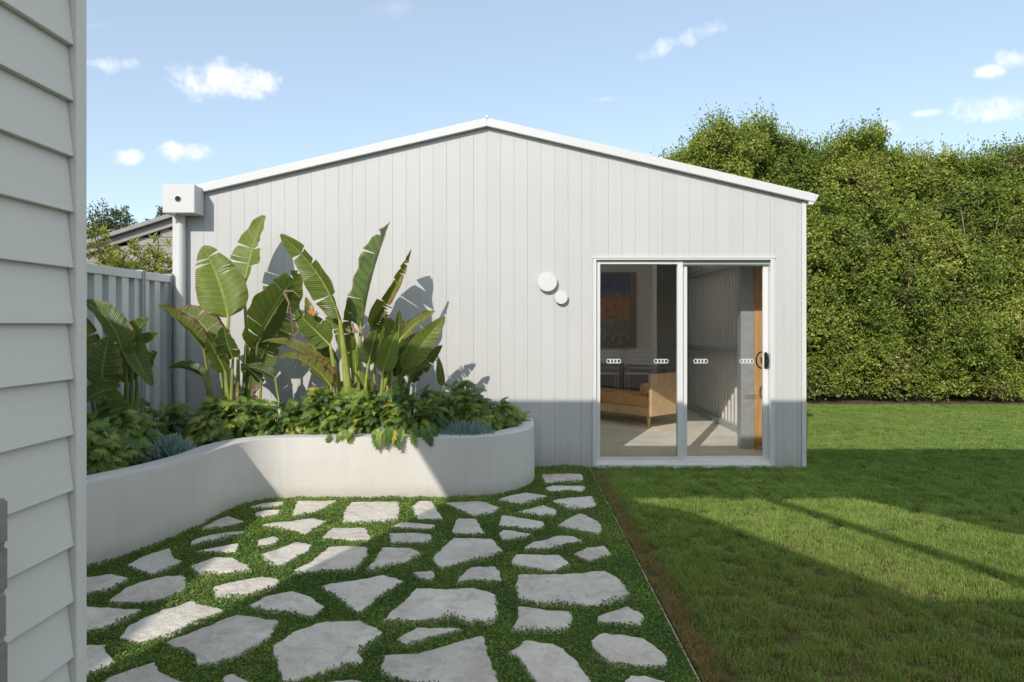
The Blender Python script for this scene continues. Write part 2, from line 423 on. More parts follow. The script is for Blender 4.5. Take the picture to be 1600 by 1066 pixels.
M['xan_y'] = foliage_mat('yellowing_lobed_leaf', [(.05, (.40, .36, .04)), (.9, (.52, .46, .06))], .3, .4, .4, island=False)
M['chalk'] = foliage_mat('blue_succulent', [(.1, (.16, .26, .24)), (.9, (.36, .47, .43))], .08, .55, .3)
M['hedge'] = foliage_mat('hedge_leaf', [(.08, (.045, .088, .024)), (.38, (.150, .218, .036)), (.66, (.345, .395, .060)), (.93, (.63, .58, .18))], .34, .45, .35, nscale=.9, extra=((.24, .165, .09), .7, 1.3))
M['hedge_core'] = simple('hedge_shade_core', (.040, .036, .020), .95, .5, 9, .8, 20)  # core made dark to stand for shade between the leaves
M['tree_far'] = foliage_mat('far_tree_leaf', [(.1, (.05, .075, .030)), (.9, (.13, .155, .065))], .2, .5, .3, nscale=.8)
M['peach'] = foliage_mat('peach_leaf', [(.1, (.18, .21, .035)), (.6, (.36, .36, .06)), (.95, (.52, .38, .09))], .4, .45, .35, nscale=3.0)
M['cover'] = foliage_mat('cover_leaf', [(.05, (.036, .085, .026)), (.5, (.14, .235, .045)), (.95, (.42, .50, .12))], .42, .5, .35, nscale=1.2)
def grass_mat():
    m, nt, out = nodes_of('lawn_blade')
    g = N(nt, 'ShaderNodeNewGeometry'); oi = N(nt, 'ShaderNodeObjectInfo')
    n1 = noise_tex(nt, .9, 5, .6, 'World'); n2 = noise_tex(nt, 4.2, 6, .68, 'World'); n3 = noise_tex(nt, .45, 4, .6, 'World')
    f = vmath(nt, 'ADD', vmath(nt, 'MULTIPLY', g.outputs['Random Per Island'], .45), vmath(nt, 'MULTIPLY', vmath(nt, 'SUBTRACT', vmath(nt, 'ADD', n1, vmath(nt, 'MULTIPLY', n2, 2.3)), .64), .32), clamp=True)
    c = ramp(nt, f, [(.10, (.055, .110, .028)), (.38, (.165, .272, .056)), (.68, (.355, .465, .115)), (.95, (.60, .60, .28))])
    # dry thatch patches, thicker toward the paving edge and the near lawn
    sp = N(nt, 'ShaderNodeSeparateXYZ'); nt.links.new(g.outputs['Position'], sp.inputs[0])
    edge = vmath(nt, 'SUBTRACT', 1.0, vmath(nt, 'MULTIPLY', vmath(nt, 'SUBTRACT', sp.outputs[0], .80), 8.5), clamp=True)
    near = vmath(nt, 'MULTIPLY', vmath(nt, 'SUBTRACT', 7.6, sp.outputs[1]), .25, clamp=True)
    dry = vmath(nt, 'ADD', vmath(nt, 'MULTIPLY', edge, .42), vmath(nt, 'MULTIPLY', near, vmath(nt, 'MULTIPLY', vmath(nt, 'ADD', n2, n1), .345)))
    dry = ramp(nt, vmath(nt, 'ADD', dry, vmath(nt, 'MULTIPLY', vmath(nt, 'SUBTRACT', g.outputs['Random Per Island'], .5), .45)), [(.33, 0.0), (.56, 1.0)])
    c = mixrgb(nt, dry, c, (.33, .24, .11))
    p = principled(nt, None, c, .5, None, .3)
    t = N(nt, 'ShaderNodeBsdfTranslucent'); nt.links.new(mixrgb(nt, 1.0, c, (1.0, 1.15, .45), 'MULTIPLY'), t.inputs[0])
    mx = N(nt, 'ShaderNodeMixShader'); mx.inputs[0].default_value = .42
    nt.links.new(p.outputs[0], mx.inputs[1]); nt.links.new(t.outputs[0], mx.inputs[2]); nt.links.new(mx.outputs[0], out.inputs[0])
    return m
M['grass'] = grass_mat()
def lawn_base_mat():
    m, nt, out = nodes_of('lawn_thatch')
    n1 = noise_tex(nt, 30, 6, .7); n2 = noise_tex(nt, 1.2, 4, .6)
    c = ramp(nt, n1, [(.3, (.035, .045, .012)), (.7, (.13, .12, .04))])
    c = mixrgb(nt, ramp(nt, n2, [(.45, 0.0), (.7, .5)]), c, (.10, .075, .035))
    principled(nt, out, c, .95, bump(nt, n1, .6, .01), .1)
    return m
M['lawn_base'] = lawn_base_mat()
def picture_mat():
    m, nt, out = nodes_of('abstract_picture')
    t = N(nt, 'ShaderNodeTexCoord'); sp = N(nt, 'ShaderNodeSeparateXYZ'); nt.links.new(t.outputs['Generated'], sp.inputs[0])
    n1 = noise_tex(nt, 4, 6, .7, 'Generated', .8); n2 = noise_tex(nt, 11, 5, .7, 'Generated', .5)
    blue = ramp(nt, n1, [(.3, (.05, .08, .16)), (.7, (.14, .16, .22))])
    mid = ramp(nt, n2, [(.35, (.20, .10, .05)), (.48, (.42, .26, .10)), (.56, (.38, .08, .06)), (.66, (.26, .25, .21)), (.78, (.10, .16, .15))])
    low = ramp(nt, n2, [(.35, (.08, .10, .09)), (.6, (.28, .26, .22)), (.75, (.34, .07, .06))])
    zz = vmath(nt, 'ADD', sp.outputs[2], vmath(nt, 'MULTIPLY', vmath(nt, 'SUBTRACT', n1, .5), .5))
    c = mixrgb(nt, ramp(nt, zz, [(.68, 0.0), (.74, 1.0)]), mid, blue)
    c = mixrgb(nt, ramp(nt, zz, [(.30, 1.0), (.42, 0.0)]), c, low)
    principled(nt, out, c, .6)
    return m
M['picture'] = picture_mat()

# ------------------------------------------------------------------ ground, lawn, paving base
def sheet(name, poly, z, mat):
    me = mesh(name, [(x, y, z) for x, y in poly], [tuple(range(len(poly)))], mat)
    o = link(name, me); return structure(o)
sheet('ground', [(-600, -600), (600, -600), (600, 900), (-600, 900)], -.10, M['lawn_base'])
EDGE = .735                      # line of the edging between paving and lawn
WALL_Y = 6.89                    # face of the shed wall
lawn = sheet('lawn', [(EDGE + .02, -3), (14, -3), (14, 12.15), (2.945, 12.15), (2.945, WALL_Y + .06), (EDGE + .02, WALL_Y + .06)], -.012, M['lawn_base'])
paving = sheet('paved_garden', [(-3.46, -3), (EDGE, -3), (EDGE, WALL_Y + .06), (-3.46, WALL_Y + .06)], -.014, M['under_cover'])
bed = sheet('garden_bed', [(2.95, 12.18), (14, 12.18), (14, 15), (2.95, 15)], -.004, M['mulch'])

# ------------------------------------------------------------------ shed
shed = thing('shed', 'white gabled shed clad in vertical boards with glass sliding door', 'shed', (-.27, 9.5, 0))
XL, XR, APX, APZ, SL = -3.46, 2.925, -.29, 3.43, .232      # wall ends, apex, slope (underside of barge)
YB = 12.15
def wall_top(x): return APZ - SL * abs(x - APX)
DX0, DX1, DZ = .79, 2.592, 2.108                            # door opening
pitch = .1362
k0 = math.floor((XL + .06 - APX) / pitch); edges = []
x = APX + k0 * pitch
while x < XR:
    edges.append(x); x += pitch
bx = [XL + .062] + [e for e in edges if XL + .09 < e < XR - .06] + [XR - .042]
def board(x0, x1, zb0, zb1):
    g = .0005; x0 += g; x1 -= g
    if x1 - x0 < .008: return
    pts = [(x0, zb0), (x1, zb0)]
    if zb1 is None:
        top = [(x1, wall_top(x1))]
        if x0 < APX < x1: top.append((APX, wall_top(APX)))
        top.append((x0, wall_top(x0))); pts += top
    else: pts += [(x1, zb1), (x0, zb1)]
    c = .0011
    inner = []
    for (px, pz) in pts:
        inner.append((min(max(px, x0 + c), x1 - c), pz))
    n = len(pts); y0 = WALL_Y + random.uniform(-.0006, .0006)
    vs = [(px, y0, pz) for px, pz in inner] + [(px, y0 + c, pz) for px, pz in pts] + [(px, WALL_Y + .0075, pz) for px, pz in pts]
    fs = [tuple(range(n))]
    for i in range(n):
        j = (i + 1) % n
        fs += [(i, i + n, j + n, j), (i + n, i + 2 * n, j + 2 * n, j + n)]
    m = MB().add(vs, fs); m.build('cladding_board', M['shed_paint'], shed)
for a, b in zip(bx[:-1], bx[1:]):
    if b <= DX0 + .001 or a >= DX1 - .001: board(a, b, -.03, None)
    elif a < DX0 < b:
        board(a, DX0 - .02, -.03, None) if DX0 - .02 - a > .02 else None
        board(max(a, DX0 - .02), b, DZ + .016, None)
    elif a < DX1 < b:
        board(a, min(b, DX1 + .02), DZ + .016, None)
        board(DX1 + .02, b, -.03, None) if b - DX1 - .02 > .02 else None
    else: board(a, b, DZ + .016, None)
mb = MB()
mb.prism_y([(XL + .01, -.04), (DX0, -.04), (DX0, wall_top(DX0) - .01), (APX, wall_top(APX) - .01), (XL + .01, wall_top(XL) - .01)], WALL_Y + .0078, WALL_Y + .045)
mb.prism_y([(DX1, -.04), (XR - .01, -.04), (XR - .01, wall_top(XR) - .01), (DX1, wall_top(DX1) - .01)], WALL_Y + .0078, WALL_Y + .045)
mb.prism_y([(DX0, DZ + .012), (DX1, DZ + .012), (DX1, wall_top(DX1) - .01), (DX0, wall_top(DX0) - .01)], WALL_Y + .0078, WALL_Y + .045)
mb.build('front_wall', M['shed_paint'], shed)
# corner trims
MB().box(XL, XL + .060, WALL_Y - .012, WALL_Y + .03, -.03, wall_top(XL) - .005).build('corner_trim', M['trim_white'], shed, .003)
MB().box(XR - .040, XR + .004, WALL_Y - .012, WALL_Y + .03, -.03, wall_top(XR) - .005).build('corner_trim', M['trim_white'], shed, .003)
# side walls: ribbed steel sheet
def ribbed(name, x, y0, y1, z0, z1f, pitch, depth, mat, parent, sgn=1, thick=.012, axis='y'):
    prof = []; t = y0
    while t < y1 - 1e-6:
        for (f, dd) in ((0, 0), (.52, 0), (.58, 1), (.94, 1)):
            yy = t + f * pitch
            if yy <= y1: prof.append((yy, dd * depth))
        t += pitch
    prof.append((y1, 0))
    vs, fs = [], []
    for (yy, dd) in prof:
        vs += [(x + sgn * dd, yy, z0), (x + sgn * dd, yy, z1f), (x + sgn * (dd - thick), yy, z0), (x + sgn * (dd - thick), yy, z1f)]
    for i in range(len(prof) - 1):
        a = i * 4; b = a + 4
        fs += [(a, b, b + 1, a + 1), (a + 3, b + 3, b + 2, a + 2), (a + 1, b + 1, b + 3, a + 3), (a, a + 2, b + 2, b)]
    e = (len(prof) - 1) * 4
    fs += [(0, 1, 3, 2), (e, e + 2, e + 3, e + 1)]
    return MB().add(vs, fs).build(name, mat, parent)
ribbed('side_wall', XR - .02, WALL_Y + .05, YB, -.04, wall_top(XR) - .01, .14, .022, M['int_sheet'], shed, -1)
MB().box(XR - .006, XR + .002, WALL_Y + .05, YB, -.04, wall_top(XR) - .02).build('side_cladding', M['shed_paint'], shed)
MB().box(XL, XL + .02, WALL_Y + .05, YB, -.04, wall_top(XL) - .02).build('side_wall', M['shed_paint'], shed)
mb = MB().prism_y([(XL, -.04), (XR, -.04), (XR, wall_top(XR) - .02), (APX, APZ - .02), (XL, wall_top(XL) - .02)], YB, YB + .03)
mb.build('rear_wall', M['ply'], shed)
MB().box(XL, XR - .02, WALL_Y + .012, YB, -.12, 0.06).build('floor_slab', M['concrete'], shed)
# roof sheets, barge caps, ridge cap, gutter
for sgn, xe in ((-1, XL - .02), (1, XR + .02)):
    za, ze = APZ + .035, APZ + .035 - SL * abs(xe - APX)
    rp = [(APX, za - .03), (xe, ze - .03), (xe, ze), (APX, za)] if sgn < 0 else [(APX, za - .03), (APX, za), (xe, ze), (xe, ze - .03)]
    for (ya, yb_, nm, mt_) in ((WALL_Y - .03, 8.6, 'roof_sheet', 'ceil'), (8.602, 10.0, 'interior_fill_strip', 'roof_under'), (10.002, YB + .1, 'roof_sheet', 'ceil')):  # translucent middle strip added to brighten the shed interior
        MB().prism_y(rp, ya, yb_).build(nm, M[mt_], shed)
    xo = (XL + .27) if sgn < 0 else XR + .075
    zt = lambda xx: APZ + .082 - SL * abs(xx - APX)
    zb = lambda xx: APZ - .004 - SL * abs(xx - APX)
    MB().prism_y([(APX, zb(APX)), (APX, zt(APX)), (xo, zt(xo)), (xo, zb(xo))], WALL_Y - .058, WALL_Y - .014).build('barge_cap', M['trim_white'], shed, .004)
    if sgn < 0:
        xo2 = XL - .0
        MB().prism_y([(xo, zb(xo)), (xo, zt(xo)), (xo2, zt(xo2)), (xo2, zb(xo2))], WALL_Y - .045, WALL_Y - .014).build('barge_cap', M['trim_white'], shed)
MB().tube([(APX, WALL_Y - .066, APZ + .09), (APX, YB, APZ + .09)], .017, 10).build('ridge_cap', M['trim_white'], shed, smooth=True)
zg = wall_top(XR) + .03
MB().prism_y([(XR + .012, zg - .075), (XR + .055, zg - .075), (XR + .115, zg + .02), (XR + .10, zg + .03), (XR + .012, zg + .03)], WALL_Y - .05, YB).build('gutter', M['trim_white'], shed, .002)
zg = wall_top(XL) + .03
MB().prism_y([(XL - .10, zg - .08), (XL - .012, zg - .08), (XL - .012, zg + .02), (XL - .10, zg + .02)], WALL_Y + .02, YB).build('gutter', M['trim_white'], shed)
# rainhead with overflow hole, downpipe
RX0, RX1, RY0, RZ0, RZ1 = -3.452, -3.140, 6.668, 2.530, 2.806
rh = MB().box(RX0, RX1, RY0, WALL_Y - .014, RZ0, RZ1).build('rainhead', M['trim_white'], shed, .004, True, 2)
cx, cz = -3.300, 2.668
MB().disc((cx, RY0, cz), [(.031, 0), (.033, .004), (.028, .005), (.026, .001)], 24).build('hole_rim', M['zinc'], rh, 0, True)
MB().disc((cx, RY0 - .001, cz), [(.0262, 0), (.0262, .0006)], 24).build('overflow_hole', M['hole'], rh)
MB().tube([(-3.355, WALL_Y - .058, -.03), (-3.355, WALL_Y - .058, RZ0 + .01)], .045, 20).build('downpipe', M['trim_white'], shed, 0, True)
MB().box(-3.405, -3.305, WALL_Y - .012, WALL_Y - .001, .9, .94).build('pipe_clip', M['trim_white'], shed)

# sliding door: part of the shed, its pieces are sub-parts
yF = WALL_Y - .012
df = MB()
df.box(DX0, DX0 + .022, yF, WALL_Y + .12, 0.0, DZ).box(DX1 - .022, DX1, yF, WALL_Y + .12, 0.0, DZ)
df.box(DX0 + .022, DX1 - .022, yF, WALL_Y + .12, DZ - .018, DZ)
door = df.build('sliding_door', M['alu_white'], shed, .0015)
MB().box(DX0 - .022, DX1 + .024, yF - .006, WALL_Y - .002, DZ, DZ + .016).build('head_flashing', M['trim_white'], door)
MB().box(DX0 - .018, DX0 - .001, yF - .001, WALL_Y + .01, -.02, DZ - .002).build('jamb_trim', M['trim_white'], door)
MB().box(DX1 + .001, DX1 + .018, yF - .001, WALL_Y + .01, -.02, DZ - .002).build('jamb_trim', M['trim_white'], door)
MB().box(DX0 + .024, DX1 - .024, WALL_Y + .030, WALL_Y + .11, DZ - .060, DZ - .020).build('head_track', M['fence_post'], door)
sl = MB().box(DX0 + .022, DX1 - .022, yF - .015, WALL_Y + .12, -.02, .030).box(DX0 + .022, DX1 - .022, WALL_Y + .015, WALL_Y + .03, .030, .05)
sl.build('sill', M['alu_white'], door, .002)
for xx in (.84, .90, 2.40, 2.48): MB().box(xx, xx + .028, yF - .0165, yF - .0145, .012, .018).build('drain_slot', M['hole'], door)
def panel(x0, x1, y0, y1, z0, z1, sl_, sr, tr, br):
    p = MB().box(x0, x0 + sl_, y0, y1, z0, z1).box(x1 - sr, x1, y0, y1, z0, z1)
    p.box(x0 + sl_, x1 - sr, y0 + .002, y1 - .002, z1 - tr, z1 - .001).box(x0 + sl_, x1 - sr, y0 + .002, y1 - .002, z0, z0 + br)
    p.build('door_leaf', M['alu_white'], door, .0015)
    ym = (y0 + y1) / 2
    MB().box(x0 + sl_ - .004, x1 - sr + .004, ym - .0025, ym + .0025, z0 + br - .004, z1 - tr + .004).build('glass_pane', M['glass'], door)
panel(DX0 + .026, 1.692, WALL_Y + .020, WALL_Y + .050, .052, DZ - .022, .038, .055, .036, .048)
panel(1.640, DX1 - .024, WALL_Y + .062, WALL_Y + .092, .052, DZ - .060, .105, .050, .012, .048)
# four ring stickers at eye level, two on each pane
for (px, yy) in ((959, WALL_Y + .0318), (1033, WALL_Y + .0318), (1095, WALL_Y + .0738), (1167, WALL_Y + .0738)):
    c = W(px, 564.5, yy); rm = MB()
    for k in range(4):
        ccx = c.x + (k - 1.5) * .0335; nn = 20; ro, ri = .0235, .0178; vs, fs = [], []
        for q in range(nn):
            a = 2 * math.pi * q / nn
            for rr in (ro, ri): vs.append((ccx + rr * math.cos(a), yy + .0002 * (k % 2), c.z + rr * math.sin(a)))
        for q in range(nn):
            a, b = 2 * q, 2 * ((q + 1) % nn); fs.append((a, b, b + 1, a + 1))
        rm.add(vs, fs)
    rm.build('ring_sticker', M['decal'], door)
# handles: outer pull on the stile, inner D pull seen through the glass
hx = DX1 - .024 - .025; hz = 1.073
h = MB().box(hx - .016, hx + .016, WALL_Y + .050, WALL_Y + .0618, hz - .085, hz + .085)
h.build('handle_plate', M['dark'], door, .006, True, 2)
h = MB().tube([(hx + .004, WALL_Y + .052, hz - .07), (hx + .010, WALL_Y + .030, hz - .06), (hx + .014, WALL_Y + .022, hz), (hx + .010, WALL_Y + .030, hz + .06), (hx + .004, WALL_Y + .052, hz + .07)], .009, 8)
h.build('door_handle', M['dark'], door, 0, True)
pts = []
for k in range(13):
    a = math.pi / 2 + math.pi * k / 12
    pts.append((hx - .018 + .055 * math.cos(a), WALL_Y + .125, hz + .083 * math.sin(a)))
pts = [(hx - .016, WALL_Y + .093, hz + .083)] + pts + [(hx - .016, WALL_Y + .093, hz - .083)]
MB().tube(pts, .0085, 8).build('inner_handle', M['dark'], door, 0, True)
MB().box(hx - .034, hx - .004, WALL_Y + .094, WALL_Y + .112, hz - .03, hz + .03).build('latch', M['dark'], door, .004)

# inside: steel column, pine stud, girts, portal rafter
def col_box(name, x0, x1, y0, y1, z0, z1, mat): return MB().box(x0, x1, y0, y1, z0, z1).build(name, mat, shed, .002)
mb = MB().box(2.50, 2.645, 7.58, 7.586, 0.06, 2.62).box(2.50, 2.507, 7.586, 7.70, 0.06, 2.62).box(2.638, 2.645, 7.586, 7.70, 0.06, 2.62)
mb.build('steel_column', M['zinc'], shed)
col_box('timber_stud', 2.648, 2.764, 7.574, 7.62, .105, 2.60, M['pine'])
col_box('bottom_plate', 2.648, 2.872, 7.50, 7.66, 0.06, .103, M['pine'])
col_box('wall_girt', 2.80, 2.872, 7.70, YB - .01, 1.055, 1.115, M['zinc'])
col_box('wall_girt', 2.80, 2.872, 7.70, YB - .01, 2.20, 2.26, M['zinc'])
col_box('base_rail', 2.80, 2.872, 7.70, YB - .01, 0.06, .14, M['zinc'])
for yy in (7.72, 11.3):
    for sgn, xe in ((-1, XL + .1), (1, 2.78)):
        za = APZ - .12
        MB().prism_y([(APX, za - .13), (xe, za - .13 - SL * abs(xe - APX)), (xe, za - SL * abs(xe - APX)), (APX, za)], yy, yy + .08).build('rafter', M['zinc'], shed)
# inner partition carrying the picture
PY = 11.15
part = MB().box(-3.40, 2.30, PY, PY + .09, .06, 2.62).build('partition_wall', M['ply'], shed)

# wall lights
for (px, py, r, off, lab) in ((855.5, 440.5, .098, .052, 'larger round white disc wall light on the white cladding left of the door'),
                              (877, 465, .066, .048, 'smaller round white disc wall light below right of the bigger disc')):
    c = W(px, py, WALL_Y - off)
    t = thing('wall_light', lab, 'wall light', (c.x, WALL_Y, c.z), 'round wall lights')
    MB().disc((c.x, WALL_Y - .0008, c.z), [(r * .62, 0), (r * .62, off - .018), (r * .55, off - .016)], 32).build('back_plate', M['bracket'], t, 0, True)
    MB().disc((c.x, WALL_Y - off + .018, c.z), [(0.0001, -.001), (r * .9, 0), (r, .006), (r, .012), (r * .965, .018), (r * .6, .0195)], 40).build('lamp_disc', M['light'], t, 0, True)

# picture leaning on the partition
pic = thing('framed_picture', 'colourful abstract picture on the inner wall behind the glass door', 'picture', (1.5, PY, 1.3))
x0, x1, z0, z1 = 1.14, 1.86, 1.10, 2.26
MB().box(x0, x1, PY - .030, PY - .012, z0, z1).build('canvas', M['picture'], pic)
MB().box(x0 - .03, x0 - .001, PY - .045, PY - .002, z0 - .03, z1 + .03).box(x1 + .001, x1 + .10, PY - .045, PY - .002, z0 - .03, z1 + .03).box(x0, x1, PY - .045, PY - .002, z1 + .001, z1 + .03).box(x0, x1, PY - .045, PY - .002, z0 - .03, z0 - .001).build('frame', M['bracket'], pic)

# sofa, turned in the room
sc_ = W(1018, 652, 9.0); sofa = thing('sofa', 'tan leather sofa with pale timber frame inside the shed behind the glass', 'sofa', (sc_.x, sc_.y, .06))
A = Vector((.66, -.75, 0)).normalized(); B = Vector((.75, .66, 0)).normalized(); U = Vector((0, 0, 1)); O = Vector((sc_.x, sc_.y, .06))
def sb(name, a0, a1, b0, b1, z0, z1, mat, bev=.004, segs=1):
    c = O + A * (a0 + a1) / 2 + B * (b0 + b1) / 2 + U * (z0 + z1) / 2
    return MB().obox(c, A, B, U, (a1 - a0) / 2, (b1 - b0) / 2, (z1 - z0) / 2).build(name, mat, sofa, bev, bev > .01, segs)
LN = 1.75
sb('side_panel', -.05, 0, 0, .80, .16, .72, M['oak']); sb('side_panel', -LN, -LN + .05, 0, .80, .16, .72, M['oak'])
sb('base_rail', -LN + .052, -.052, .01, .78, .16, .27, M['oak'])
sb('seat_cushion', -LN / 2 + .004, -.056, -.02, .62, .272, .43, M['leather'], .03, 3); sb('seat_cushion', -LN + .056, -LN / 2 - .004, -.02, .62, .272, .43, M['leather'], .03, 3)
sb('backrest', -LN + .054, -.054, .63, .78, .272, .74, M['grey_cloth'], .03, 3)
sb('back_cushion', -LN / 2 + .01, -.20, .44, .60, .432, .80, M['grey_cloth'], .04, 3); sb('back_cushion', -LN + .2, -LN / 2 - .01, .44, .60, .432, .80, M['grey_cloth'], .04, 3)
for a in (-.14, -LN + .14):
    c0 = O + A * a + U * .515; MB().tube([c0 + B * .02, c0 + B * .03, c0 + B * .42, c0 + B * .43], [.06, .08, .08, .06], 16).build('bolster', M['leather'], sofa, 0, True)
for a, b in ((-.10, .07), (-LN + .10, .07), (-.10, .72), (-LN + .10, .72)):
    c0 = O + A * a + B * b; MB().tube([c0, c0 + U * .16], [.016, .028], 10).build('leg', M['oak'], sofa, 0, True)

# ------------------------------------------------------------------ the house the photo is taken from (left wall + unseen roof shaped for its shade)
HX = -1.16
house = thing('house', 'pale grey weatherboard house wall in shade at the left edge', 'house', (-2.2, 0, 0))
CY = 1.793
zb = EYE - .146 * 11 + .002
for k in range(24):
    z0 = zb + .146 * k
    # tapered lapped board: 19 mm proud at its foot, flush at its head
    poly = [(HX, z0), (HX - .020, z0 + .168), (HX - .030, z0 + .168), (HX - .030, z0 + .002), (HX - .016, z0)]
    vs = [(x, -2.3, z) for x, z in poly] + [(x, CY, z) for x, z in poly]; n = len(poly)
    fs = [tuple(range(n)), tuple(reversed(range(n, 2 * n)))] + [(i, (i + 1) % n, (i + 1) % n + n, i + n) for i in range(n)]
    MB().add(vs, fs).build('weatherboard', M['house_paint'], house, .0015)
MB().box(HX - .03, HX + .006, CY + .001, CY + .044, -.10, 3.42).build('corner_trim', M['house_paint'], house, .002)
# unseen house body, plan notched to set the shade edge; stops under roof
foot = [(HX - .031, -2.3), (HX - .031, CY + .04), (-2.125, CY + .04), (-2.125, .66), (-2.65, .66), (-2.65, -2.3)]
n = len(foot)
vs = [(x, y, -.1) for x, y in foot] + [(x, y, 3.43) for x, y in foot]
MB().add(vs, [tuple(range(n)), tuple(range(n, 2 * n))] + [(i, (i + 1) % n, (i + 1) % n + n, i + n) for i in range(n)]).build('wall', M['dark_unseen_wall'], house)
MB().box(1.5, 7.3, -2.5, -2.32, -.1, 3.43).build('rear_wall', M['dark_unseen_wall'], house)  # unseen wall added to keep the door reflection dark
# unseen roof, added: outline and hole shaped to shade paving, shed and lawn
RZ = 3.5; tt = RZ / SZ; ox, oy = SX * tt, tt
def g2r(p): return (p[0] - ox, p[1] - oy)
outer = [(-2.69, -2.6), (8.2, -2.6), (8.2, 2.85), (-2.69, 2.85)]
hole = [g2r(p) for p in ((.95, 5.72), (2.85, 5.72), (3.49, 4.69), (4.25, 3.52), (2.12, 3.58), (1.36, 5.22), (.98, 5.52))]
def roof_solid(outer, hole, z0, z1):
    vs = [Vector((x, y, 0)) for x, y in outer] + [Vector((x, y, 0)) for x, y in hole]
    tris = tessellate_polygon([[v for v in vs[:len(outer)]], [v for v in vs[len(outer):]]])
    n = len(vs); V = [(v.x, v.y, z0) for v in vs] + [(v.x, v.y, z1) for v in vs]; Fs = []
    for t in tris: Fs += [tuple(i + n for i in reversed(t))]
    for s, e in ((0, len(outer)), (len(outer), n)):
        for i in range(s, e):
            j = i + 1 if i + 1 < e else s
            Fs.append((i, j, j + n, i + n))
    return MB().add(V, Fs)
roof_solid(outer, hole, RZ - .06, RZ).build('shade_roof', M['roof_under'], house)
a, b = g2r((2.13, 5.75)), g2r((3.10, 3.40))
d = (Vector((b[0], b[1], 0)) - Vector((a[0], a[1], 0))); L = d.length; d.normalize()
MB().obox(((a[0] + b[0]) / 2, (a[1] + b[1]) / 2, RZ - .09), d, Vector((-d.y, d.x, 0)), U, L / 2 + .3, .045, .028).build('shade_beam', M['roof_under'], house)  # added bar, placed to cast the thin shadow across the lit lawn
for px_ in (3.2, 8.0): MB().box(px_, px_ + .1, -2.2, -2.1, -.1, RZ - .061).build('post', M['house_paint'], house)
MB().box(8.0, 8.1, 2.6, 2.7, -.1, RZ - .061).build('post', M['house_paint'], house)

# stone block pillar at the lower left corner
pil = thing('block_pillar', 'grey stone block pillar standing against the weatherboards at lower left', 'pillar', (-1.11, 1.2, 0))
xb0, xb1, yb1 = HX + .004, -1.0775, 1.452
MB().box(xb0 + .004, xb1 - .006, .75, yb1 - .006, -.1, 1.06).build('mortar_core', M['mortar'], pil)
zc = 1.072
for r in range(12):
    z1 = zc - r * .1005; z0 = z1 - .096
    y1 = yb1 + random.uniform(-.003, .002); L0 = .34 if r % 2 else .20
    MB().box(xb0, xb1 + random.uniform(-.002, .002), y1 - L0, y1, z0, z1).build('block', M['block'], pil, .006, True, 2)
    MB().box(xb0, xb1 + random.uniform(-.002, .002), .74, y1 - L0 - .006, z0, z1).build('block', M['block'], pil, .006, True, 2)

# ------------------------------------------------------------------ left boundary fence
fence = thing('steel_fence', 'pale grey ribbed steel fence panels behind the planted bed', 'fence', (-3.48, 4, 0))
FX, FZ = -3.475, 1.945
fy = [6.86, 6.335, 4.02, 1.70, -.62, -2.94]
for i, (a, b) in enumerate(zip(fy[:-1], fy[1:])):
    z1 = FZ - .012
    ribbed('fence_sheet', FX, b + .03, a - .03, .02, z1 - .05, .197, .062, M['fence'], fence, -1, .003)
    MB().box(FX - .068, FX + .022, b + .03, a - .03, z1 - .075, z1).build('top_rail', M['fence'], fence, .003)
    MB().box(FX - .038, FX + .022, b + .03, a - .03, -.02, .05).build('bottom_rail', M['fence'], fence, .003)
for y in fy:
    MB().box(FX - .045, FX - .010, y - .028, y + .028, -.05, FZ).box(FX - .009, FX + .028, y - .028, y - .004, -.05, FZ).box(FX - .009, FX + .028, y + .004, y + .028, -.05, FZ).build('post', M['fence_post'], fence)

# unseen house block added beyond the fence, eave set to shade the bed
nh = thing('shade_house', 'unseen house block added beyond the left fence to cast eave shade', 'house', (-6, -2, 0))
e0 = Vector((-3.745, -1.0, 3.2)); ed = Vector((-.155, 2.03, 0)).normalized(); en = Vector((-ed.y, ed.x, 0))
pa, pb = e0 - ed * 6, e0 + ed * 3.75
def q(p, off, z): return (p.x + en.x * off, p.y + en.y * off, z)
MB().add([q(pa, .25, -.1), q(pb - ed * .2, .25, -.1), q(pb - ed * .2, 5.0, -.1), q(pa, 5.0, -.1), q(pa, .25, 3.19), q(pb - ed * .2, .25, 3.19), q(pb - ed * .2, 5.0, 3.19), q(pa, 5.0, 3.19)],
         [(0, 3, 2, 1), (4, 5, 6, 7), (0, 1, 5, 4), (1, 2, 6, 5), (2, 3, 7, 6), (3, 0, 4, 7)]).build('wall', M['nb_board'], nh)
MB().add([q(pa, 0, 3.2), q(pb, 0, 3.2), q(pb, 2.6, 4.2), q(pa, 2.6, 4.2), q(pb, 5.2, 3.2), q(pa, 5.2, 3.2), q(pa, 0, 3.14), q(pb, 0, 3.14), q(pb, 5.2, 3.14), q(pa, 5.2, 3.14)],
         [(0, 1, 2, 3), (3, 2, 4, 5), (0, 6, 7, 1), (5, 4, 8, 9), (6, 9, 8, 7), (1, 7, 8, 4, 2), (0, 3, 5, 9, 6)]).build('roof', M['nb_roof'], nh)

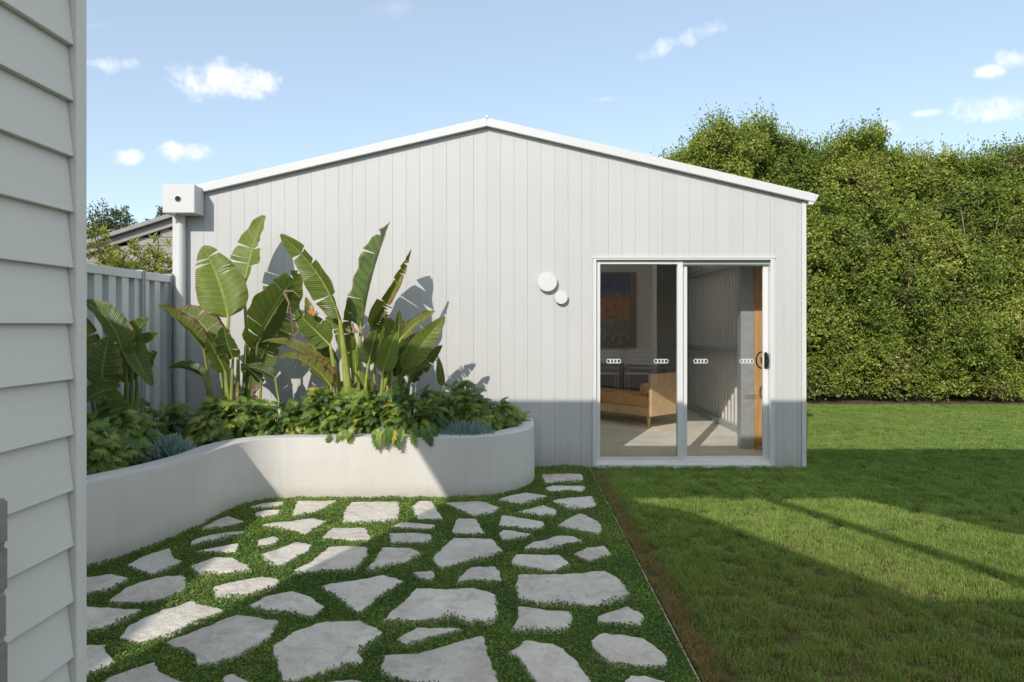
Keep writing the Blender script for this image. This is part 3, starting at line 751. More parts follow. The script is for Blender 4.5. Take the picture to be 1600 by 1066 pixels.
# grey gabled outbuilding behind, seen over the fence
gb = thing('outbuilding', 'weathered grey weatherboard outbuilding with sloping roof beyond the fence', 'outbuilding', (-6, 14, 0))
GY = 14.0
p0, p1 = W(137, 394, GY), W(272, 351, GY)
gs = (p1.z - p0.z) / (p1.x - p0.x)
gax, gaz = -5.4, p0.z + gs * (-5.4 - p0.x)
def gtop(x): return gaz - gs * abs(x - gax)
gx0, gx1 = -11.0, -3.7
z = 0.0; k = 0
while z < gaz:
    z1 = min(z + .17, gaz - .02)
    xa = max(gx0, gax - (gaz - z1) / gs); xb = min(gx1, gax + (gaz - z1) / gs)
    MB().box(xa, xb, GY - .012 - .004 * (k % 2), GY + .02, z, z1 - .012).build('weatherboard', M['nb_board'], gb)
    z += .17; k += 1
MB().prism_y([(gx0 + .02, -.1), (gx1 - .02, -.1), (gx1 - .02, gtop(gx1) - .1), (gax, gaz - .1), (gx0 + .02, gtop(gx0) - .1)], GY + .021, GY + 5).build('wall', M['nb_board'], gb)
for sgn, xe in ((-1, gx0 - .3), (1, gx1 + .3)):
    zz = lambda x, o: gtop(x) + o
    MB().prism_y([(gax, zz(gax, -.05)), (gax, zz(gax, .10)), (xe, zz(xe, .10)), (xe, zz(xe, -.05))], GY - .10, GY - .03).build('barge_board', M['nb_roof'], gb)
    MB().prism_y([(gax, zz(gax, .11)), (gax, zz(gax, .19)), (xe, zz(xe, .19)), (xe, zz(xe, .11))], GY - .22, GY + 5.2).build('roof', M['nb_roof'], gb)

# ------------------------------------------------------------------ planter wall
ctrl = [(-3.44, 2.6), (-3.05, 3.25), (-2.72, 3.75), (-2.50, 4.15), (-2.34, 4.55), (-2.26, 4.92), (-2.245, 5.22), (-2.19, 5.45), (-2.06, 5.60), (-1.88, 5.665), (-1.55, 5.675), (-1.1, 5.675), (-.70, 5.675)]
ctrl += [(-.56 + .735 * math.sin(a), 6.41 - .735 * math.cos(a)) for a in (R(5), R(16), R(28), R(40), R(52), R(64), R(76), R(88))] + [(.176, 6.60), (.176, 6.876)]
def catmull(P, sub=6):
    out = []
    for i in range(len(P) - 1):
        p0, p1, p2, p3 = (Vector(P[max(i - 1, 0)]), Vector(P[i]), Vector(P[i + 1]), Vector(P[min(i + 2, len(P) - 1)]))
        for k in range(sub):
            t = k / sub
            out.append(.5 * ((2 * p1) + (p2 - p0) * t + (2 * p0 - 5 * p1 + 4 * p2 - p3) * t * t + (3 * p1 - p0 - 3 * p2 + p3) * t ** 3))
    out.append(Vector(P[-1])); return out
path = catmull(ctrl)
planter = thing('planter_wall', 'low cream rendered curved planter wall with rounded right end', 'planter', (-1, 5.6, 0))
PH, PT = .500, .20
prof = [(0, -.08), (0, PH - .010), (.003, PH - .003), (.010, PH), (PT - .010, PH), (PT - .003, PH - .003), (PT, PH - .010), (PT, .1)]
vs, fs = [], []
for i, p in enumerate(path):
    t = (path[min(i + 1, len(path) - 1)] - path[max(i - 1, 0)]).normalized(); nn = Vector((-t.y, t.x))
    for (o_, z) in prof:
        w = p + nn * o_; vs.append((w.x, w.y, z + (.003 * mnoise.noise(Vector((p.x * 2, p.y * 2, 0))) if z > .4 else 0)))
m_ = len(prof)
for i in range(len(path) - 1):
    for k in range(m_ - 1):
        fs.append((i * m_ + k, (i + 1) * m_ + k, (i + 1) * m_ + k + 1, i * m_ + k + 1))
pw = MB().add(vs, fs).build('rendered_wall', M['render'], planter, 0, True)
inner = []
for i, p in enumerate(path):
    t = (path[min(i + 1, len(path) - 1)] - path[max(i - 1, 0)]).normalized(); nn = Vector((-t.y, t.x))
    inner.append(p + nn * (PT - .02))
sp = [Vector((p.x, p.y, 0)) for p in inner] + [Vector((-3.42, WALL_Y - .02, 0))]
tris = tessellate_polygon([sp])
so = MB().add([(v.x, v.y, .40) for v in sp], [tuple(t) for t in tris]).build('soil', M['soil'], None); structure(so)
def in_planter(x, y, poly=[(v.x, v.y) for v in sp]):
    ins = False; j = len(poly) - 1
    for i in range(len(poly)):
        xi, yi = poly[i]; xj, yj = poly[j]
        if (yi > y) != (yj > y) and x < (xj - xi) * (y - yi) / (yj - yi) + xi: ins = not ins
        j = i
    return ins

# ------------------------------------------------------------------ edging between ground cover and lawn
ed_ = MB().box(EDGE + .003, EDGE + .010, -2.9, WALL_Y - .02, -.06, -.001).build('garden_edging', M['edging'], None)
tag(ed_, 'thin straight garden edging strip between stepping stones and lawn', 'edging')

# ------------------------------------------------------------------ stepping stones
A_ = lambda p: (120 + .3375 * p[0], 760 + .3375 * p[1])
B_ = lambda p: (560 + .3375 * p[0], 730 + .3375 * p[1])
SA = [
 [(800,95),(860,78),(960,70),(950,86),(880,95),(820,98)], [(828,120),(880,110),(940,107),(925,125),(870,138),(825,138)],
 [(1020,68),(1205,65),(1150,100),(1080,125),(1000,137),(1005,105)], [(1275,72),(1490,70),(1493,120),(1485,150),(1350,162),(1228,168),(1240,108)],
 [(577,190),(640,160),(700,138),(740,150),(768,162),(690,182),(580,203)], [(855,178),(920,167),(1000,160),(1090,147),(1155,160),(1100,195),(1065,217),(960,190)],
 [(545,243),(620,222),(720,208),(780,208),(720,228),(600,255),(525,265)], [(1140,228),(1180,192),(1335,192),(1362,240),(1355,248),(1140,235)],
 [(835,275),(845,245),(910,230),(940,245),(920,258)], [(548,300),(640,280),(745,262),(748,278),(735,298),(640,300)],
 [(848,315),(930,290),(1010,257),(1090,270),(1075,295),(1000,335),(935,368),(880,345)], [(1170,278),(1340,277),(1345,320),(1285,384),(1150,385),(1060,395),(1000,390),(1090,345)],
 [(230,365),(330,315),(430,285),(445,330),(485,345),(420,380),(355,403)], [(522,368),(570,350),(640,328),(720,330),(790,365),(810,385),(700,395),(565,398)],
 [(150,530),(230,465),(320,435),(420,413),(495,412),(510,450),(500,478),(420,510),(300,530)], [(632,465),(730,440),(860,415),(925,425),(937,440),(915,462),(760,500),(640,518)],
 [(50,420),(160,405),(240,425),(160,470),(60,490),(20,490),(10,420)], [(-20,555),(140,560),(295,570),(230,610),(120,650),(40,670),(-20,665)],
 [(200,700),(250,640),(400,570),(530,532),(600,550),(680,570),(600,605),(490,655),(300,712)], [(800,548),(880,505),(1000,484),(1080,510),(1140,555),(1090,597),(980,578),(820,560)],
 [(1135,460),(1240,440),(1340,425),(1420,407),(1510,437),(1400,510),(1300,580),(1200,510)], [(412,720),(560,660),(740,593),(840,605),(935,620),(890,690),(770,765),(650,808),(560,820),(530,770)],
 [(910,735),(1010,668),(1160,625),(1310,622),(1420,672),(1345,730),(1305,765),(1325,800),(1180,840),(1080,870),(960,903),(930,830),(905,770)],
 [(40,735),(130,735),(135,760),(180,810),(100,850),(40,870),(-40,870),(-40,740)], [(160,880),(240,850),(360,810),(370,850),(440,880),(500,910),(400,990),(180,990),(120,907)],
 [(670,885),(720,868),(770,885),(800,907),(760,930),(680,930)], [(1110,905),(1200,893),(1300,893),(1335,910),(1250,940),(1120,930)]]
SB = [
 [(848,32),(1030,30),(1045,55),(1030,70),(930,68),(865,72)], [(865,95),(900,85),(1040,85),(1053,97),(1035,112),(880,110)],
 [(635,150),(700,132),(780,117),(875,133),(820,155),(755,172),(690,160)], [(895,155),(960,142),(1080,133),(1105,182),(1040,190),(970,190)],
 [(405,165),(480,160),(570,157),(655,185),(620,212),(530,222),(460,195)], [(245,185),(280,157),(340,157),(355,180),(370,205),(388,235),(275,238)],
 [(733,207),(800,190),(860,177),(920,198),(915,225),(840,220)], [(648,265),(665,222),(720,228),(855,252),(862,277),(790,287)],
 [(435,275),(460,237),(545,240),(565,275),(585,305),(500,308),(435,300)], [(920,270),(970,240),(1025,212),(1080,235),(1130,265),(1118,305),(1020,290)],
 [(150,275),(215,255),(300,260),(358,265),(340,283),(200,280)], [(142,305),(330,308),(345,335),(330,348),(150,353)],
 [(652,305),(665,290),(740,298),(810,312),(740,328),(665,332)], [(768,375),(800,350),(930,315),(990,320),(1038,338),(960,355),(880,378)],
 [(342,420),(400,360),(440,328),(615,330),(645,355),(668,390),(590,420),(470,440),(385,462),(350,440)], [(110,372),(240,372),(292,398),(220,440),(120,460),(33,478),(80,420)],
 [(993,400),(1060,372),(1140,362),(1172,405),(1110,420),(1065,430)], [(707,430),(730,403),(930,405),(980,452),(890,475),(800,462),(710,450)],
 [(248,487),(340,480),(358,500),(340,525),(280,510)], [(455,528),(520,462),(640,460),(655,495),(658,528),(560,523)],
 [(725,560),(740,498),(900,497),(1020,492),(1140,478),(1210,515),(1265,590),(1200,615),(1110,643),(1000,632),(850,628),(740,605)],
 [(105,710),(200,630),(265,560),(400,565),(530,557),(600,575),(640,590),(648,640),(625,710),(520,718),(430,690),(300,705)],
 [(703,752),(735,700),(740,645),(880,660),(988,665),(990,710),(960,752),(880,750)], [(1100,690),(1180,665),(1250,645),(1300,668),(1320,690),(1308,740),(1200,718),(1105,712)],
 [(172,800),(270,740),(360,742),(480,745),(420,760),(320,785),(220,818)], [(100,955),(125,872),(270,860),(400,825),(570,780),(590,830),(620,920),(650,990),(640,1020),(400,1010),(280,1000)],
 [(690,855),(780,800),(900,820),(950,840),(1020,900),(1060,960),(1072,1010),(900,1040),(830,1000),(780,935),(755,885)],
 [(1072,800),(1130,765),(1320,790),(1380,830),(1435,890),(1420,915),(1300,918),(1170,905),(1120,870)], [(1230,1000),(1260,962),(1330,970),(1420,990),(1400,1060),(1250,1060)],
 [(-20,885),(0,880),(15,890),(5,905),(-15,905)]]
STZ = .010
polys = [[G(*A_(p), STZ) for p in s] for s in SA] + [[G(*B_(p), STZ) for p in s] for s in SB]
# the path carries on under the camera
for (cx, cy, rx, ry) in ((-.75, 2.25, .28, .2), (-.05, 2.3, .3, .17), (.42, 2.15, .18, .2), (-.4, 1.8, .3, .2), (.25, 1.72, .26, .16), (-.85, 1.65, .2, .2), (-.2, 1.25, .3, .2), (.4, 1.2, .2, .2)):
    n = 8; polys.append([(cx + rx * math.cos(2 * math.pi * k / n + .3) * random.uniform(.8, 1.1), cy + ry * math.sin(2 * math.pi * k / n + .3) * random.uniform(.8, 1.1)) for k in range(n)])
fine = []
for si, P in enumerate(polys):
    area = sum(P[i][0] * P[(i + 1) % len(P)][1] - P[(i + 1) % len(P)][0] * P[i][1] for i in range(len(P))) / 2
    if area < 0: P = P[::-1]
    out = []
    n = len(P)
    for i in range(n):
        p, qn = Vector(P[i]), Vector(P[(i + 1) % n]); pv, nx = Vector(P[i - 1]), Vector(P[(i + 2) % n])
        L = (qn - p).length; k = max(2, int(L / .024))
        for j in range(k):
            t = j / k
            lin = p.lerp(qn, t)
            cr = .5 * ((2 * p) + (qn - pv) * t + (2 * pv - 5 * p + 4 * qn - nx) * t * t + (3 * p - pv - 3 * qn + nx) * t ** 3)
            w = lin.lerp(cr, .10)
            nn = Vector((qn.y - p.y, p.x - qn.x)).normalized()
            amp = .013 * mnoise.noise(Vector((w.x * 14, w.y * 14, si))) + .010 * mnoise.noise(Vector((w.x * 45, w.y * 45, si)))
            out.append(w + nn * amp)
    fine.append(out)
for si, P in enumerate(fine):
    n = len(P); c = sum(P, Vector((0, 0))) / n
    cx, cy = c.x, c.y
    rings = []
    def ring(s, dz, inset):
        r = []
        for p in P:
            d = p - c; l = d.length
            w = c + d * max(0.0, s - inset / max(l, .02))
            z = STZ + dz + (.003 * mnoise.noise(Vector((w.x * 6, w.y * 6, 3.0 + si))) if dz > -.02 else 0)
            r.append((w.x - cx, w.y - cy, z))
        return r
    V = ring(1, -.045, 0) + ring(1, -.006, 0) + ring(1, -.001, .003) + ring(1, .0, .010) + ring(.55, .001, 0)
    Fs = []
    for k in range(4):
        for i in range(n):
            j = (i + 1) % n; Fs.append((k * n + i, k * n + j, (k + 1) * n + j, (k + 1) * n + i))
    V.append((0, 0, STZ + .001)); ce = len(V) - 1
    for i in range(n): Fs.append((4 * n + i, 4 * n + (i + 1) % n, ce))
    me = mesh('stepping_stone', V, Fs, M['stone'], True); me.set_sharp_from_angle(angle=R(50))
    o = link('stepping_stone', me, paving); o.location = (cx, cy, 0)

# ------------------------------------------------------------------ ground cover between the stones
def pip(px, py, poly):
    P = np.array([(p[0], p[1]) for p in poly]); x, y = px, py
    ins = np.zeros(len(x), bool); j = len(P) - 1
    for i in range(len(P)):
        xi, yi = P[i]; xj, yj = P[j]
        c = ((yi > y) != (yj > y)) & (x < (xj - xi) * (y - yi) / (yj - yi + 1e-12) + xi)
        ins ^= c; j = i
    return ins
def vnoise(x, y, seed=0):
    r = np.random.default_rng(seed); T = r.random((256, 256))
    xi = np.floor(x).astype(int); yi = np.floor(y).astype(int); fx = x - xi; fy = y - yi
    fx = fx * fx * (3 - 2 * fx); fy = fy * fy * (3 - 2 * fy)
    g = lambda a, b: T[a % 256, b % 256]
    return (g(xi, yi) * (1 - fx) + g(xi + 1, yi) * fx) * (1 - fy) + (g(xi, yi + 1) * (1 - fx) + g(xi + 1, yi + 1) * fx) * fy
def leaves_mesh(name, pos, axis, nrm, ln, wd, mat, fold=.25, parent=None):
    """many diamond leaves, two triangles each, folded along the midrib"""
    n = len(pos)
    axis = axis / np.linalg.norm(axis, axis=1, keepdims=True)
    side = np.cross(nrm, axis); side /= np.linalg.norm(side, axis=1, keepdims=True) + 1e-9
    nr = np.cross(axis, side)
    ln = np.broadcast_to(np.asarray(ln).reshape(-1, 1), (n, 1)); wd = np.broadcast_to(np.asarray(wd).reshape(-1, 1), (n, 1))
    V = np.empty((n, 4, 3))
    V[:, 0] = pos; V[:, 2] = pos + axis * ln
    mid = pos + axis * ln * .48
    V[:, 1] = mid + side * wd * .5 + nr * wd * fold; V[:, 3] = mid - side * wd * .5 + nr * wd * fold
    base = np.arange(n)[:, None] * 4
    T = np.concatenate([base + np.array([0, 1, 2]), base + np.array([0, 2, 3])], 1).reshape(-1, 3)
    me = bpy.data.meshes.new(name)
    me.vertices.add(n * 4); me.vertices.foreach_set('co', V.reshape(-1).astype(np.float32))
    nf = n * 2
    me.loops.add(nf * 3); me.loops.foreach_set('vertex_index', T.reshape(-1).astype(np.int32))
    me.polygons.add(nf); me.polygons.foreach_set('loop_start', np.arange(0, nf * 3, 3, dtype=np.int32))
    me.update(calc_edges=True); me.materials.append(mat)
    return link(name, me, parent)
NX, NY = -2.7, EDGE
n = 400000
yy = 1.3 + (WALL_Y - 1.3) * rng.random(n) ** 1.25; xx = NX + (NY - NX) * rng.random(n)
keep = np.ones(n, bool)
keep &= xx > -1.0 - .45 * yy - .5
for P in fine:
    bxn = np.array([(p.x, p.y) for p in P])
    cand = np.where((xx > bxn[:, 0].min()) & (xx < bxn[:, 0].max()) & (yy > bxn[:, 1].min()) & (yy < bxn[:, 1].max()))[0]
    c = bxn.mean(0); sh = c + (bxn - c) * .972
    ins = pip(xx[cand], yy[cand], sh); keep[cand[ins]] = False
pl = [(p.x, p.y) for p in path] + [(.176, 7.2), (-3.6, 7.2), (-3.6, 2.4)]
keep &= ~pip(xx, yy, pl)
xx, yy = xx[keep], yy[keep]; n = len(xx)
hgt = .010 + .030 * vnoise(xx * 9, yy * 9, 3) * (.4 + vnoise(xx * 2.5, yy * 2.5, 4))
pos = np.stack([xx, yy, -.012 + hgt * rng.random(n)], 1)
ax = rng.normal(size=(n, 3)); ax[:, 2] = np.abs(ax[:, 2]) * .55 + .15
nr = rng.normal(size=(n, 3)) * .42 + np.array([-.25, -.75, .65])
sz = (.0092 + .0085 * rng.random(n)) * np.clip(.72 + yy * .055, .7, 1.1)
gc = leaves_mesh('ground_cover', pos, ax, nr, sz, sz * .62, M['cover'], .12); gc['kind'] = 'stuff'

# ------------------------------------------------------------------ lawn blades (instanced turf tiles)
def turf_tile(name, nb, size, hmin, hmax, w, seed):
    r = np.random.default_rng(seed)
    root = np.stack([(r.random(nb) - .5) * size, (r.random(nb) - .5) * size, np.zeros(nb)], 1)
    cl_ = vnoise(root[:, 0] * 12 + 40, root[:, 1] * 12 + 40, seed + 7); kp = cl_ + .35 * r.random(nb) > .455; root = root[kp]; cl_ = cl_[kp]; nb = len(root)
    ang = r.random(nb) * 2 * np.pi; lean = .08 + .85 * r.random(nb) ** 1.3
    hh = hmin + (hmax - hmin) * r.random(nb) * (.35 + 1.1 * cl_)
    d = np.stack([np.cos(ang), np.sin(ang), np.zeros(nb)], 1); sd = np.stack([-np.sin(ang), np.cos(ang), np.zeros(nb)], 1)
    ww = w * (.7 + .6 * r.random(nb))[:, None]
    up = np.array([0, 0, 1.0])
    m1 = root + d * (hh * lean * .35)[:, None] + up * (hh * .6)[:, None]; tp = root + d * (hh * lean)[:, None] + up * (hh * (1.0 - .38 * lean))[:, None]
    V = np.empty((nb, 5, 3)); V[:, 0] = root - sd * ww * .5; V[:, 1] = root + sd * ww * .5; V[:, 2] = m1 + sd * ww * .42; V[:, 3] = m1 - sd * ww * .42; V[:, 4] = tp
    V = V.reshape(-1, 3); b = np.arange(nb) * 5
    fs = []
    for i in b: fs += [(i, i + 1, i + 2, i + 3), (i + 3, i + 2, i + 4)]
    me = mesh(name, V, fs, M['grass']); return bpy.data.objects.new(name, me)
TS = .4
tiles = [turf_tile('turf_tile', 4400, TS * 1.06, .008, .044, .0034, 20 + k) for k in range(5)]
tcol = bpy.data.collections.new('turf_tiles')
for t in tiles: tcol.objects.link(t)
pts = []
y = -.4
while y < 12.1:
    x = EDGE + .03 + TS / 2
    while x < 11.5:
        hid = (y + TS / 2 > WALL_Y - .01 and x - TS / 2 < 2.95)
        if abs(x) < 1.0 + y * .82 + 1.0 and not hid: pts.append((x, y, -.010))
        x += TS
    y += TS
# fill strips hard against the shed
x = EDGE + .03 + TS / 2
while x < 3.2: pts.append((x, WALL_Y - .03 - TS / 2, -.010)); x += TS
y = WALL_Y + .1
while y < 12.1: pts.append((2.96 + TS / 2, y, -.010)); y += TS
gme = bpy.data.meshes.new('lawn_grass'); gme.from_pydata(pts, [], [])
gob = link('lawn_grass', gme); gob['kind'] = 'stuff'
gt = bpy.data.node_groups.new('turf_scatter', 'GeometryNodeTree')
gt.interface.new_socket('Geometry', in_out='INPUT', socket_type='NodeSocketGeometry'); gt.interface.new_socket('Geometry', in_out='OUTPUT', socket_type='NodeSocketGeometry')
gi = gt.nodes.new('NodeGroupInput'); go = gt.nodes.new('NodeGroupOutput'); ip = gt.nodes.new('GeometryNodeInstanceOnPoints')
ci = gt.nodes.new('GeometryNodeCollectionInfo'); ci.inputs['Collection'].default_value = tcol; ci.inputs['Separate Children'].default_value = True; ci.inputs['Reset Children'].default_value = True
ri = gt.nodes.new('FunctionNodeRandomValue'); ri.data_type = 'INT'; ri.inputs[4].default_value = 0; ri.inputs[5].default_value = 23
mu = gt.nodes.new('ShaderNodeMath'); mu.operation = 'MULTIPLY'; mu.inputs[1].default_value = math.pi / 2
cb = gt.nodes.new('ShaderNodeCombineXYZ')
gt.links.new(ri.outputs[2], mu.inputs[0]); gt.links.new(mu.outputs[0], cb.inputs[2])
gt.links.new(gi.outputs[0], ip.inputs['Points']); gt.links.new(ci.outputs[0], ip.inputs['Instance']); ip.inputs['Pick Instance'].default_value = True
gt.links.new(cb.outputs[0], ip.inputs['Rotation']); gt.links.new(ip.outputs[0], go.inputs[0])
gob.modifiers.new('scatter', 'NODES').node_group = gt

# ------------------------------------------------------------------ bird-of-paradise clumps
def paddle(root, base, tip, width, stem_from, nrm=(0, -1, .25), bend=(0, 0, 0), fold=18, tears=3, mat='ban', seed=0, curl=.0, stem='petiole', rstem=(.022, .011), sbend=None, twist=0.0, ragged=0.0):
    r = random.Random(seed)
    P0, P2 = Vector(base), Vector(tip); P1 = (P0 + P2) / 2 + Vector(bend); Nn = Vector(nrm).normalized()
    nt_, ns = 26, 5
    def cur(t): return P0 * (1 - t) ** 2 + P1 * 2 * t * (1 - t) + P2 * t * t
    def tan(t): return ((P1 - P0) * (1 - t) + (P2 - P1) * t).normalized()
    def prof(t): return max(.0, math.sin(math.pi * min(1, t ** .72 * .985 + .012)) ** .62) * (1.08 - .22 * t)
    vs, fs, uv = [], [], []
    for side in (-1, 1):
        cuts = sorted(r.uniform(.15, .93) for _ in range(tears if side > 0 else max(0, tears - r.randint(0, 1))))
        if ragged: cuts = sorted(list(cuts) + [r.uniform(.05, .97) for _ in range(int(ragged))])
        bounds = [0.0] + cuts + [1.0]
        for si in range(len(bounds) - 1):
            ta, tb = bounds[si], bounds[si + 1]
            if tb - ta < .012: continue
            nseg = max(2, int((tb - ta) * nt_))
            df_ = R(r.uniform(-10, 10)) if tears else 0
            gap = .010 + .018 * r.random(); sh = .03 + .02 * r.random(); b = len(vs)
            wl_ = 1 - (r.uniform(0, .45) if ragged else 0)
            for i in range(nseg + 1):
                t = ta + (tb - ta) * i / nseg
                c = cur(t); T = tan(t)
                Nt = (Nn - T * Nn.dot(T)).normalized(); S = T.cross(Nt)
                if twist:
                    q_ = Matrix.Rotation(twist * t, 3, T); S = q_ @ S; Nt = q_ @ Nt
                for k in range(ns + 1):
                    s = k / ns
                    to = t
                    if si > 0: to = max(to, ta + (t - ta) + gap * s * (1 - (t - ta) / (tb - ta)))
                    if si < len(bounds) - 2: to = min(to, t - gap * s * ((t - ta) / (tb - ta)))
                    w = width * .5 * prof(min(1, max(0, t))) * s * wl_
                    f = R(fold) + df_ * s - curl * s * s
                    wob = (.022 * math.sin(t * 31 + seed) + .03 * math.sin(t * 12 + side * 2 + seed * 3)) * width * s * s
                    p = c + T * ((to - t) * (P2 - P0).length + sh * width * s) + S * side * w * math.cos(f) + Nt * (w * math.sin(f) + wob)
                    vs.append(p); uv.append((t, side * s))
            for i in range(nseg):
                for k in range(ns):
                    a = b + i * (ns + 1) + k
                    fs.append((a, a + 1, a + ns + 2, a + ns + 1) if side > 0 else (a, a + ns + 1, a + ns + 2, a + 1))
    me = mesh('leaf', vs, fs, M[mat], True, uv)
    o = link('leaf', me, root)
    # midrib and stalk in one tapered tube
    S0 = Vector(stem_from)
    mid = (S0 + P0) / 2 + (Vector(sbend) if sbend else (P0 - S0).length * .06 * Vector((r.uniform(-1, 1), r.uniform(-1, 1), 0)))
    tp = []
    d0 = tan(0)
    for i in range(9):
        t = i / 8; tp.append(S0 * (1 - t) ** 2 + mid * 2 * t * (1 - t) + P0 * t * t)
    rad = [rstem[0] + (rstem[1] - rstem[0]) * i / 8 for i in range(9)]
    Nt0 = (Nn - d0 * Nn.dot(d0)).normalized()
    for i in range(1, 10):
        t = i / 10
        T = tan(t); Nt = (Nn - T * Nn.dot(T)).normalized()
        tp.append(cur(t) - Nt * .004); rad.append(rstem[1] * (1 - t) * .62 + .0015)
    MB().tube(tp, rad, 8).build('stalk', M[stem], o, 0, True)
    return o

zs = .40
# middle clump
cm = Vector((W(368, 612, 6.15).x, 6.15, zs))
mid_c = thing('bird_of_paradise', 'middle bird of paradise clump with a broad upright leaf near the downpipe', 'plant', cm, 'bird of paradise clumps in the planter')
def s_(dx=0, dy=0): return cm + Vector((dx, dy, 0))
paddle(mid_c, W(357, 497, 6.02), W(317, 386, 6.10), .43, s_(-.02, -.05), (.15, -1, .35), (.05, .0, .02), 14, 4, 'ban', 11, .25, rstem=(.028, .013))
paddle(mid_c, W(380, 455, 6.45), W(412, 338, 6.62), .36, s_(.03, .1), (-.45, -1, .15), (-.04, 0, 0), 26, 4, 'ban', 12, rstem=(.028, .013))
paddle(mid_c, W(318, 545, 6.0), W(249, 479, 5.8), .22, s_(-.08, -.05), (.3, -.8, .9), (.02, 0, .05), 48, 2, 'ban_scorch', 13, rstem=(.02, .010))
paddle(mid_c, W(343, 556, 6.1), W(274, 484, 6.2), .32, s_(-.05, .05), (.2, -.7, 1), (.06, 0, .16), 30, 5, 'ban_scorch', 14, rstem=(.022, .011))
paddle(mid_c, W(392, 548, 6.2), W(464, 428, 6.40), .60, s_(.06, .05), (.85, -.45, -.1), (-.02, 0, .05), 8, 5, 'ban', 15, stem='petiole_dark')
paddle(mid_c, W(402, 540, 6.15), W(456, 452, 6.20), .24, s_(.08, -.02), (.9, -.2, .2), (-.02, 0, .06), 40, 1, 'ban', 16, stem='petiole_dark')
paddle(mid_c, W(352, 582, 6.0), W(322, 528, 5.9), .20, s_(-.03, -.08), (.2, -1, .4), (0, 0, .03), 30, 3, 'ban', 17)
paddle(mid_c, W(364, 560, 6.0), W(350, 512, 5.92), .24, s_(0, -.1), (0, -1, .6), (0, -.05, 0), 35, 3, 'ban', 18)
paddle(mid_c, W(320, 590, 5.95), W(264, 576, 5.8), .15, s_(-.1, -.05), (0, -.6, 1), (0, 0, .08), 45, 2, 'ban', 19, stem='petiole_dark')
paddle(mid_c, W(400, 575, 6.2), W(430, 518, 6.3), .26, s_(.07, 0), (.6, -.8, .2), (0, 0, 0), 12, 3, 'ban', 20, stem='petiole_dark')
paddle(mid_c, W(408, 596, 6.1), W(376, 570, 5.95), .12, s_(.15, 0), (0, -.7, .7), (0, 0, .03), 20, 0, 'ban', 21)
paddle(mid_c, W(388, 590, 6.3), W(404, 545, 6.35), .20, s_(.05, .1), (.1, -1, .2), (0, 0, 0), 22, 1, 'ban', 22)
paddle(mid_c, W(430, 590, 6.1), W(382, 573, 6.0), .13, Vector((W(455, 640, 6.1).x, 6.1, zs)), (0, -.7, .7), (0, 0, .05), 20, 1, 'ban', 23, rstem=(.012, .007))
for k, (dx, dyy, px, py) in enumerate(((-.05, 0, 352, 560), (.0, .05, 372, 545), (.05, .02, 384, 540), (.07, .08, 392, 565))):
    MB().tube([cm + Vector((dx, dyy, 0)), W(px, py, 6.2)], [.030, .013], 8).build('stem', M['petiole'] if k % 2 else M['petiole_dark'], mid_c, 0, True)

# right clump
cr = Vector((W(560, 615, 6.12).x, 6.12, zs))
right_c = thing('bird_of_paradise', 'right bird of paradise clump with a tall furled upright leaf and scorched leaves', 'plant', cr, 'bird of paradise clumps in the planter')
def r_(dx=0, dy=0): return cr + Vector((dx, dy, 0))
paddle(right_c, W(531, 500, 6.05), W(439, 367, 6.0), .30, r_(-.06, -.03), (-.55, -.75, .35), (.13, 0, .06), 34, 3, 'ban', 31, rstem=(.060, .015), sbend=(.03, 0, 0))
paddle(right_c, W(564, 512, 6.15), W(609, 348, 6.22), .56, r_(0, .02), (-.93, -.50, .1), (-.07, 0, 0), 24, 3, 'ban', 32, rstem=(.036, .014))
paddle(right_c, W(580, 512, 6.2), W(641, 391, 6.25), .26, r_(.03, .05), (-.2, -1, .1), (-.03, 0, -.05), 52, 3, 'ban_scorch', 33, twist=1.2, ragged=3, rstem=(.028, .012))
paddle(right_c, W(630, 580, 6.1), W(694, 496, 6.05), .21, r_(.28, .02), (.35, -1, .15), (0, 0, .04), 10, 1, 'ban', 34, stem='petiole_dark', rstem=(.018, .010))
paddle(right_c, W(598, 582, 6.0), W(619, 518, 5.98), .20, r_(.14, -.06), (.25, -1, .3), (-.01, 0, 0), 22, 0, 'ban_lime', 35)
paddle(right_c, W(575, 571, 6.0), W(588, 516, 6.0), .22, r_(.06, -.06), (-.3, -1, .2), (0, 0, 0), 30, 0, 'ban', 36)
paddle(right_c, W(524, 600, 6.0), W(407, 535, 5.9), .20, r_(-.12, -.05), (-.1, -.7, .9), (.02, 0, .22), 45, 4, 'ban_scorch', 37, ragged=5)
paddle(right_c, W(517, 604, 5.95), W(437, 559, 5.85), .22, r_(-.1, -.08), (-.1, -.8, .8), (.02, 0, .16), 38, 4, 'ban_scorch', 38, ragged=4)
paddle(right_c, W(516, 540, 6.1), W(462, 486, 6.15), .26, r_(-.12, -.02), (-.2, -1, .3), (.0, 0, .0), 24, 2, 'ban', 39, rstem=(.050, .013))
paddle(right_c, W(626, 530, 6.15), W(679, 487, 6.15), .20, r_(.1, .08), (-.1, -1, .5), (0, 0, .06), 34, 3, 'ban_scorch', 40, ragged=4)
paddle(right_c, W(612, 550, 6.25), W(603, 492, 6.3), .22, r_(.1, .1), (.4, -1, 0), (0, 0, 0), 20, 3, 'ban', 41, stem='petiole_dark')
paddle(right_c, W(622, 540, 6.2), W(624, 484, 6.25), .10, r_(.12, .08), (.1, -1, .1), (0, 0, 0), 30, 0, 'ban', 42)
paddle(right_c, W(641, 592, 6.1), W(672, 574, 6.1), .16, r_(.3, .0), (.1, -.5, 1), (0, 0, .05), 35, 2, 'ban_scorch', 43, stem='petiole_dark')
paddle(right_c, W(691, 604, 6.1), W(686, 560, 6.12), .085, r_(.72, .02), (-.1, -1, .1), (0, 0, 0), 30, 0, 'ban', 44, rstem=(.010, .006))
